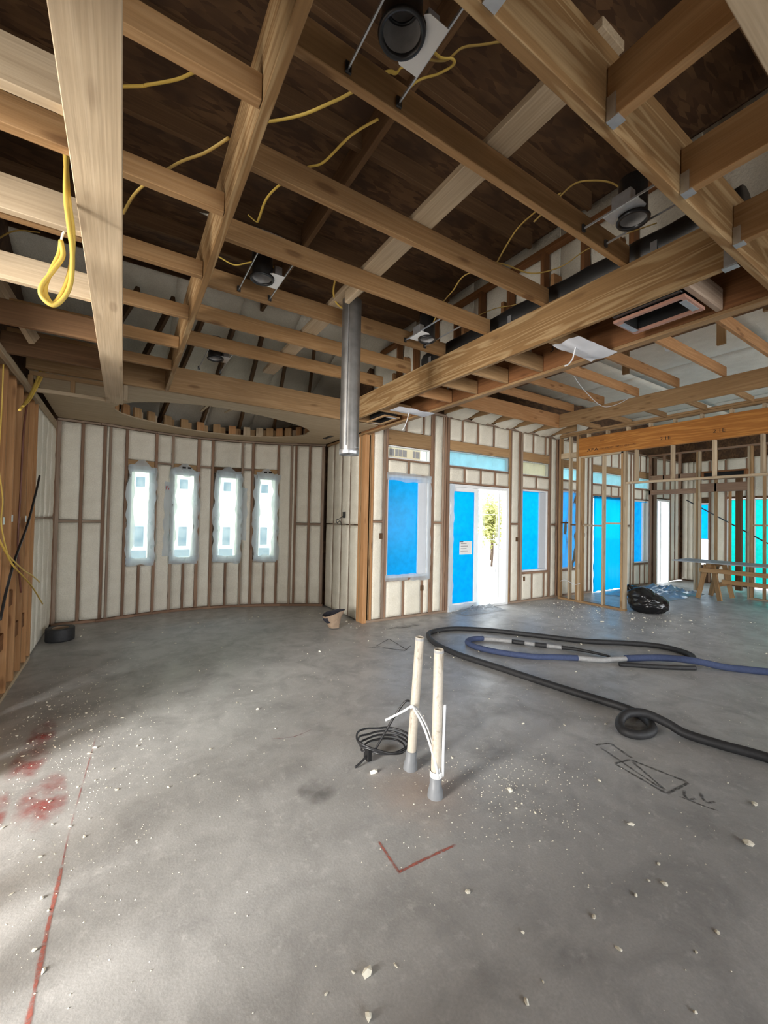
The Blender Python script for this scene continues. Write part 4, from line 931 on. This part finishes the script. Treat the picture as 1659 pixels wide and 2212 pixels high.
# ---- smoke detector in the tray
sm = empty('smoke_detector', (5.75, 2.35, 3.80), 'small white smoke detector under the tray foam', 'detector')
lathe('base', [(.001, 3.86), (.06, 3.86), (.062, 3.84), (.05, 3.835)], (5.75, 2.42, 0), WHITEP, sm); lathe('cover', [(.055, 3.838), (.05, 3.81), (.03, 3.80), (.001, 3.80)], (5.75, 2.42, 0), WHITEP, sm)

# ---- cables
def cable(P, m, lab, r=.007, flat=.55, grp=None, n=6):
    o = tube('electrical_cable', P, r, m, None, n, 8, flat=flat); tag(o, lab, 'cable', grp); return o
lp = empty('electrical_cable', (-.22, 1.9, 2.36), 'bright yellow cable doubled into a hanging loop beside the left plank', 'cable')
YL = [(-.23, 1.9, 3.10), (-.225, 1.9, 3.04), (-.215, 1.9, 2.93), (-.2, 1.9, 2.76), (-.185, 1.9, 2.65), (-.185, 1.9, 2.54), (-.2, 1.9, 2.44), (-.23, 1.9, 2.365), (-.252, 1.9, 2.38), (-.258, 1.9, 2.42), (-.24, 1.9, 2.49), (-.222, 1.9, 2.55), (-.218, 1.9, 2.60)]
tube('strand', YL, .008, YEL, lp, 6, 8)
tube('strand', [(x+.012*math.sin(i*1.3), y-.014, z+(.008 if i < 6 else -.012)) for i, (x, y, z) in enumerate(YL)], .008, YEL, lp, 6, 8)
tube('bare_end', [(-.218, 1.9, 2.595), (-.214, 1.895, 2.62), (-.209, 1.893, 2.632)], .004, WHITEP, lp)
G = 'yellow cables strung through the ceiling'
cable([(-.6, 2.3, 3.30), (-.04, 2.03, 3.40), (.04, 1.98, 3.41), (.14, 1.9, 3.42), (.19, 1.85, 3.43), (.225, 1.82, 3.44)], YEL, 'yellow cable emerging behind the left plank towards the narrow beam', .008, grp=G)
cable([(.40, 1.98, 3.46), (.5, 1.88, 3.42), (.62, 1.74, 3.40), (.71, 1.63, 3.41), (.77, 1.55, 3.42), (.85, 1.4, 3.42), (.92, 1.42, 3.48), (.94, 1.4, 3.5), (.98, 1.30, 3.44)], YEL, 'yellow cable running from the narrow beam to the nearest can light', .008, grp=G)
cable([(.92, 1.56, 3.40), (.85, 1.69, 3.39), (.8, 1.89, 3.385), (.74, 1.97, 3.385), (.67, 2.16, 3.40), (.64, 2.32, 3.41), (.65, 2.50, 3.42), (.65, 2.56, 3.43), (.60, 2.57, 3.46)], YEL, 'yellow cable draped over two joists, ending in a hook', .007, grp=G)
cable([(.31, 1.67, 3.08), (.24, 1.79, 3.075), (.15, 1.92, 3.08), (.02, 2.2, 3.10), (-.04, 2.45, 3.12)], YELD, 'dull yellow cable behind the left narrow beam', .007, grp=G)
cable([(.86, 1.16, 3.33), (1.02, 1.26, 3.46), (1.08, 1.25, 3.48), (1.11, 1.28, 3.50), (1.08, 1.34, 3.5), (1.02, 1.42, 3.5), (.95, 1.55, 3.44)], YEL, 'yellow cable looping out of the nearest can light', .007, grp=G)
cable([(.95, 1.30, 3.45), (1.06, 1.27, 3.48), (1.1, 1.21, 3.5), (1.18, 1.14, 3.5), (1.35, 1.0, 3.52)], YELD, 'yellow cable running from the nearest can towards the cross beam', .006, grp=G)
cable([(2.05, 1.60, 3.42), (2.07, 1.47, 3.47), (2.08, 1.36, 3.5), (2.14, 1.29, 3.5), (2.24, 1.24, 3.5), (2.30, 1.20, 3.45), (2.30, 1.17, 3.36)], YELD, 'yellow cable arching into the can light by the cross beam corner', .006, grp=G)
cable([(2.2, 2.06, 3.42), (2.12, 1.81, 3.50), (2.08, 1.64, 3.50), (2.02, 1.4, 3.45)], YELD, 'yellow cable slanting between joists right of the pale flat board', .006, grp=G)
cable([(2.02, 2.03, 3.40), (2.19, 1.96, 3.40), (2.44, 1.92, 3.40), (2.63, 1.82, 3.46), (2.72, 1.7, 3.54), (2.78, 1.59, 3.57), (2.9, 1.3, 3.58)], YELD, 'yellow cable sagging above the big beam', .007, grp=G)
cable([(2.29, 2.85, 3.36), (2.25, 2.70, 3.44), (2.22, 2.60, 3.45), (2.15, 2.43, 3.42), (2.12, 2.27, 3.45), (2.2, 2.1, 3.45)], YELD, 'yellow cable rising from the can right of the flue', .006, grp=G)
cable([(2.70, 2.80, 3.50), (2.83, 2.63, 3.56), (2.94, 2.5, 3.57), (2.99, 2.34, 3.57), (3.02, 2.25, 3.56), (3.05, 1.9, 3.56)], YELD, 'yellow cable above the chase behind the big beam', .006, grp=G)
cable([(.45, 3.02, 3.42), (.51, 3.05, 3.43), (.62, 3.04, 3.40), (.70, 3.0, 3.42), (.78, 2.95, 3.44), (.84, 2.88, 3.40), (.86, 2.85, 3.33)], YEL, 'yellow cable curving into the can light left of the flue', .007, grp=G)
cable([(1.33, 2.85, 3.46), (1.36, 2.95, 3.40), (1.42, 3.02, 3.36), (1.50, 3.03, 3.33), (1.58, 3.04, 3.30), (1.64, 3.06, 3.25), (1.66, 3.07, 3.19)], YEL, 'short yellow cable dangling beside the flue top', .007, grp=G)
cable([(-.78, 3.7, 3.40), (-.64, 3.51, 3.42), (-.5, 3.40, 3.40)], YELD, 'short yellow cable at the far left between soffit joists', .006, grp=G)
cable([(5.2, 3.45, 3.95), (5.41, 3.5, 3.72), (6.05, 3.68, 3.62), (6.75, 3.84, 3.58), (7.03, 3.75, 3.64), (7.06, 3.55, 3.72)], TUBEW, 'thin white cable sagging under the tray joists', .005, 1.0)
cable([(-.78, 4.09, 2.70), (-.79, 4.14, 2.4), (-.79, 4.12, 2.14), (-.79, 4.10, 1.97), (-.78, 4.22, 1.7), (-.78, 4.20, 1.52), (-.76, 4.30, 1.30), (-.745, 4.36, 1.24), (-.74, 4.84, 1.09), (-.74, 5.3, .98), (-.74, 5.73, .86)], YEL, 'yellow cable dropping down the orange studs and poking out sideways', .009)
cable([(-.78, 4.05, 1.45), (-.75, 4.2, 1.30), (-.74, 4.46, 1.16), (-.74, 5.28, .88), (-.74, 6.01, .57)], YEL, 'lower yellow cable end sticking out past the orange studs', .008)
for q, lab in ((0, 'yellow cable end hanging in a bundle at the top left corner, front strand'), (1, 'yellow cable end hanging in a bundle at the top left corner, rear strand')):
    cable([(-.70+.02*q, 5.13+.05*q, 3.02), (-.72+.02*q, 5.0, 2.83), (-.73, 4.74+.06*q, 2.62), (-.74+.01*q, 4.45+.06*q, 2.44+.05*q)], YEL, lab, .012)
cable([(-.765, 5.7, 2.0), (-.76, 5.49, 1.82), (-.76, 5.11, 1.5), (-.76, 4.65, 1.23), (-.76, 4.36, 1.0), (-.765, 4.2, .78)], BLACKC, 'black cable pulled taut diagonally across the orange studs', .010, 1.0)
cable([(-.79, 5.11, 2.69), (-.80, 5.02, 2.37), (-.80, 4.98, 1.8), (-.80, 4.95, 1.3), (-.79, 5.10, .85)], BROWNC, 'brown cable hanging down between the orange studs', .008, 1.0)
cable([(7.84, 5.33, .38), (7.82, 5.2, .42), (7.83, 5.0, .36), (7.82, 4.88, .40)], TUBEW, 'pale wire looped around the foot of the partition studs', .006, 1.0)
dw = empty('wire_stub', (3.10, 6.2, 1.5), 'black wire stub curling out of the alcove side wall', 'cable')
bd('wire_box', dw, 3.10, 3.128, 6.12, 6.17, 1.62, 1.72, BLACKP); tube('curl', [(3.10, 6.15, 1.65), (3.06, 6.22, 1.60), (3.05, 6.30, 1.58), (3.06, 6.28, 1.53), (3.07, 6.2, 1.57), (3.06, 6.12, 1.50)], .006, BLACKC, dw)

# ---- sawhorse table in the next room
tt = empty('work_table', (11.2, 3.0, 0), 'grey board laid over two wooden sawhorses in the next room', 'table')
V = [(10.62, 4.40), (11.55, 4.45), (11.60, 1.2), (10.70, 1.2)]
mesh('table_top', [(x, y, z) for z in (.80, .82) for x, y in V], [(0, 3, 2, 1), (4, 5, 6, 7), (0, 1, 5, 4), (1, 2, 6, 5), (2, 3, 7, 6), (3, 0, 4, 7)], GREYBD, tt)
for yy, lab in ((3.75, 'weathered sawhorse under the near end of the grey board'), (1.9, 'weathered sawhorse under the far right end of the grey board')):
    sw = empty('sawhorse', (11.1, yy, 0), lab, 'sawhorse')
    bd('beam', sw, 10.75, 11.5, yy-.045, yy+.045, .71, .798, W['joist'])
    for x in (10.82, 11.42):
        for s in (-1, 1): bdir('leg', sw, (x+(.04 if x > 11 else -.04), yy+s*.20, .012), (x, yy+s*.06, .76), .038, .09, W['joist'])
    bd('crossbar', sw, 10.80, 11.44, yy-.16, yy-.122, .30, .39, W['joist'])
sb2 = empty('plank_stack', (11.05, 2.5, .39), 'long brown planks laid along the sawhorses below the board', 'lumber')
bd('plank', sb2, 10.70, 10.738, 1.3, 3.9, .60, .69, W['joist']); bd('plank', sb2, 10.70, 10.738, 1.3, 3.5, .395, .48, W['joist'])

# ---- plastic sheets
def heap(name, x0, x1, y0, y1, h, m, lab, rot=0, n=34):
    V, F = [], []
    for j in range(n+1):
        for i in range(n+1):
            a, b = i/n, j/n; e = min(1, 4*min(a, 1-a, b, 1-b)+.02); jag = .09*noise.noise((a*5, b*5, h*9))
            x = x0+(x1-x0)*(a+jag*(1 if i in (0, n) else .3)); y = y0+(y1-y0)*(b+jag*(1 if j in (0, n) else .3))
            V.append((x, y, .006+h*e*(.35+.65*abs(noise.noise((a*4.2+x0, b*4.2, 2))))*(1+.6*noise.noise((a*13, b*13, 4)))))
    for j in range(n):
        for i in range(n): F.append((j*(n+1)+i, j*(n+1)+i+1, (j+1)*(n+1)+i+1, (j+1)*(n+1)+i))
    o = mesh(name, V, F, m, None, True); tag(o, lab, 'plastic sheet'); return o
heap('plastic_sheet', 9.3, 11.6, 4.1, 5.3, .22, SHEETB, 'crumpled bluish plastic sheet on the slab of the next room')
heap('plastic_sheet', 4.95, 5.95, 5.12, 5.46, .12, CLEARF, 'clear plastic bunched at the foot of the open patio door')
o = fsheet('plastic_sheet', None, frame_line((5.58, 5.46), (5.70, 5.42), (0, -1)), 0, .10, .02, 2.0, .0, CLEARF, .02, .03, .02, 1.2); tag(o, 'clear plastic strip hanging at the edge of the open patio door', 'plastic sheet')

# ---- paint and marker on the slab
def stroke(name, P, wd, m, z=.0012, fade=False, n=5, seed=0):
    Q = catmull([(x, y, z) for x, y in P], n) if len(P) > 2 else [Vector((*P[0], z)).lerp(Vector((*P[1], z)), i/10) for i in range(11)]
    V, F, cv = [], [], []
    for i, q in enumerate(Q):
        t = (Q[min(i+1, len(Q)-1)]-Q[max(0, i-1)]).normalized(); nr = Vector((-t.y, t.x, 0)); k = wd*(.8+.4*noise.noise((i*.5, seed, 1)))
        for s, c in ((-1, 0), (-.45, 1), (.45, 1), (1, 0)): V.append(q+nr*(k*s)); cv.append(c*(1 if 0 < i < len(Q)-1 else .3))
    for i in range(len(Q)-1):
        for s in range(3): F.append((i*4+s, i*4+s+1, (i+1)*4+s+1, (i+1)*4+s))
    o = mesh(name, V, F, m, floor); at = o.data.attributes.new('cover', 'FLOAT', 'POINT'); at.data.foreach_set('value', cv); return o
def patch(name, cx, cy, rx, ry, m, z=.001, seed=0):
    V, F, cv = [(cx, cy, z)], [], [1.0]; n = 28
    for r, c in ((.35, 1.0), (.7, .75), (1.0, 0)):
        for i in range(n):
            a = 2*math.pi*i/n; k = r*(1+.35*noise.noise((math.cos(a)*1.5+seed, math.sin(a)*1.5, r))); V.append((cx+rx*k*math.cos(a), cy+ry*k*math.sin(a), z)); cv.append(c)
    for i in range(n): F.append((0, 1+i, 1+(i+1) % n))
    for q in range(2):
        for i in range(n): F.append((1+q*n+i, 1+q*n+(i+1) % n, 1+(q+1)*n+(i+1) % n, 1+(q+1)*n+i))
    o = mesh(name, V, F, m, floor); at = o.data.attributes.new('cover', 'FLOAT', 'POINT'); at.data.foreach_set('value', cv); return o
stroke('paint_mark', [(1.117, 1.747), (1.108, 1.64), (1.102, 1.546)], .011, REDS)
stroke('paint_mark', [(1.095, 1.548), (1.2, 1.545), (1.32, 1.54), (1.434, 1.532)], .012, REDS, seed=3)
stroke('paint_mark', [(-.19, 2.36), (-.2, 2.1), (-.206, 1.85), (-.21, 1.6), (-.21, 1.3)], .012, REDS, seed=5)
stroke('paint_mark', [(-.12, 3.6), (-.16, 3.0), (-.185, 2.6), (-.19, 2.36)], .006, REDW, seed=6)
stroke('paint_mark', [(.95, 2.95), (1.1, 2.9), (1.25, 2.93)], .006, REDW, seed=7)
patch('paint_patch', -.33, 2.95, .13, .26, REDW, seed=1); patch('paint_patch', -.47, 3.45, .12, .25, REDW, seed=2); patch('paint_patch', -.53, 2.95, .06, .2, REDW, seed=3); patch('paint_patch', -.45, 3.85, .1, .25, REDW, seed=8)
for a, b in (((2.928, 1.70), (3.05, 1.655)), ((3.05, 1.655), (2.99, 1.47)), ((2.93, 1.66), (2.80, 1.19)), ((2.82, 1.50), (2.78, 1.17)), ((2.78, 1.17), (3.02, 1.15)), ((3.02, 1.15), (2.96, 1.47)), ((2.96, 1.47), (2.82, 1.50)), ((2.95, 1.45), (2.81, 1.19))): stroke('marker_line', [a, b], .015, MARK, seed=a[0]*9)
stroke('marker_line', [(2.91, 1.13), (2.86, 1.11), (2.84, 1.08), (2.88, 1.06)], .013, MARK, seed=2); stroke('marker_line', [(2.97, 1.07), (2.92, 1.04), (2.90, 1.01), (2.95, .99)], .013, MARK, seed=4); stroke('marker_line', [(2.82, 1.12), (2.85, 1.0), (2.87, .95)], .009, MARK, seed=4)
for a, b in (((3.07, 4.64), (3.0, 4.12)), ((2.75, 4.45), (3.07, 4.64)), ((2.75, 4.45), (2.95, 4.12)), ((2.6, 4.5), (3.0, 4.12)), ((2.95, 4.12), (3.15, 4.25))): stroke('marker_line', [a, b], .012, MARK, seed=a[0]*5)
for cx, cy, rx, ry, sdd in ((3.6, 5.05, .35, .07, 1), (1.0, 2.25, .12, .12, 3), (3.5, 1.68, .2, .16, 6)): patch('scuff_patch', cx, cy, rx, ry, SOOT, .0008, sdd)

# ---- foam crumbs
crumbs = []
def crumb_mesh(i):
    bm = bmesh.new(); bmesh.ops.create_icosphere(bm, subdivisions=1, radius=1)
    for v in bm.verts:
        k = 1+.55*noise.noise((v.co.x*1.7+i*7, v.co.y*1.7, v.co.z*1.7)); v.co = Vector((v.co.x*k*random.uniform(.8, 1.25), v.co.y*k, max(-.45, v.co.z*k*.6)))
    zz = min(v.co.z for v in bm.verts)
    for v in bm.verts: v.co.z -= zz
    me = bpy.data.meshes.new('foam_crumb'); bm.to_mesh(me); bm.free(); me.materials.append(CRUMB); return me
CRUMB = plain('crumb_foam', (.80, .76, .64), .85, 0, .1, 60)
CM = [crumb_mesh(i) for i in range(8)]
BIG = [((1.99, 1.67), .022, 'jagged cream foam chunk right of the nearer PVC pipe'), ((2.70, .77), .030, 'flat pale foam flake at the right edge of the slab'), ((2.33, 1.15), .018, 'rounded foam crumb right of centre on the near slab'),
       ((1.38, 2.23), .024, 'foam lump left of the PVC pipes'), ((1.18, .91), .017, 'round foam crumb at the bottom centre of the slab'), ((.71, 1.15), .020, 'foam crumb beside the bottom edge with a long shadow'),
       ((3.12, .86), .018, 'pale foam sliver beside the black marker scrawl'), ((2.08, .88), .020, 'thin upright foam sliver on the near right slab'), ((.77, 1.26), .020, 'narrow foam sliver near the bottom centre'), ((1.30, 1.31), .015, 'foam crumb just below the red paint corner')]
def put(x, y, r, lab, grp):
    o = bpy.data.objects.new('foam_crumb', random.choice(CM)); o.location = (x, y, 0); o.rotation_euler = (0, 0, random.uniform(0, 6.28)); r *= .85; o.scale = (r*random.uniform(.8, 1.5), r*random.uniform(.6, 1), r*random.uniform(.6, 1.1))
    COL.objects.link(o); tag(o, lab, 'foam crumb', grp)
for (x, y), r, lab in BIG: put(x, y, r, lab, 'foam crumbs on the slab')
LAB = 'small cream spray foam crumb scattered on the concrete slab'
KNOWN = [(3.0, 1.99), (1.96, 1.56), (2.12, 2.67), (2.73, 2.17), (2.15, 2.1), (1.92, 2.1), (3.3, 1.83), (3.23, 1.02), (1.96, 1.47), (1.9, 1.55), (2.55, 1.45), (2.84, 2.63), (2.18, .95), (2.04, .93), (2.02, .67), (1.28, .92), (1.66, .96), (1.62, .84), (1.86, .68), (1.91, .92), (.87, 1.23), (1.36, 1.07), (1.63, .6), (.42, 2.77), (.27, 2.73), (.55, 3.03), (.1, 2.36), (-.35, 2.3), (-.24, 2.21), (-.21, 2.13), (-.19, 1.86), (-.23, 1.96), (.73, 1.29), (.62, 1.28), (-.58, 4.21), (-.63, 4.02), (-.15, 3.38), (-.36, 3.62), (-.12, 3.44), (-.01, 3.1), (-.47, 4.37), (-.5, 4.47), (.87, 3.67), (.99, 3.46), (.04, 3.84), (.13, 3.32), (1.02, 3.08), (.71, 4.61), (.78, 4.62), (2.04, 4.59), (2.17, 4.58), (1.88, 4.58), (1.05, 3.86), (1.06, 5.29), (7.38, 3.62), (9.8, 3.42), (8.91, 2.52), (6.93, 1.8), (3.09, 3.78), (3.18, 4.58), (2.77, 4.68), (-.42, 7.04), (-.42, 6.65), (.86, 6.5), (.15, 6.04), (.6, 5.75)]
def zone(x, y):
    if x < .2 and y > 2.4 and y < 5: return 'cream foam crumb among the worn red paint near the left wall', 'foam crumbs near the left wall'
    if y > 5: return 'cream foam crumb on the slab of the curved alcove', 'foam crumbs in the alcove'
    if x > 6.6: return 'pale foam crumb around the trash bag and stud partition', 'foam crumbs by the partition'
    if x > 3.3: return 'pale foam crumb around the looped hoses', 'foam crumbs around the hoses'
    if y < 1.35: return 'tiny foam crumb on the nearest strip of slab', 'foam crumbs nearest the viewer'
    return 'small foam crumb on the open slab around the PVC pipes', 'foam crumbs around the pipes'
for x, y in KNOWN: put(x, y, random.uniform(.0055, .010)*(1+.10*math.hypot(x, y)), *zone(x, y))
def scatter(n, cx, cy, sx, sy, r0, r1):
    for _ in range(n):
        x, y = random.gauss(cx, sx), random.gauss(cy, sy)
        if x < -.75 or x > 13 or y > 5.45 and not (-.6 < x < 3.0 and y < 6.8): continue
        put(x, y, random.uniform(r0, r1), *zone(x, y))
scatter(70, -.3, 3.6, .28, .6,   .005, .012); scatter(30, 7.6, 4.6, .25, .5, .009, .02); scatter(20, 7.9, 3.3, .8, .4, .012, .024); scatter(14, 3.0, 5.9, .1, .45, .009, .02); scatter(20, 1.6, 6.6, 1.0, .3, .008, .016); scatter(26, 6.0, 3.6, 1.5, .9, .008, .018); scatter(14, 4.6, 3.6, .5, .5, .006, .012)
# finer specks nobody could count
V, F = [], []
for _ in range(3200):
    q = random.random()
    if q < .30: x, y = random.gauss(-.25, .35), random.gauss(3.3, .9)
    elif q < .45: x, y = random.gauss(2.0, .35), random.gauss(1.7, .3)
    elif q < .6: x, y = random.gauss(7.4, .7), random.gauss(4.2, .7)
    else: x, y = random.uniform(-.7, 9), random.uniform(.3, 5.4)
    if x < -.78 or y > 5.45: continue
    r = random.uniform(.0012, .0034)*(1+.09*math.hypot(x, y)); b = len(V); a = random.uniform(0, 6.28)
    for s in range(4): V.append((x+r*math.cos(a+s*1.57)*random.uniform(.7, 1.4), y+r*math.sin(a+s*1.57), .0005))
    V.append((x, y, r*1.1)); F += [(b, b+1, b+4), (b+1, b+2, b+4), (b+2, b+3, b+4), (b+3, b, b+4)]
sp = mesh('foam_dust', V, F, CRUMB, None); tag(sp, 'fine white foam specks dusting the slab', 'debris', kind='stuff')
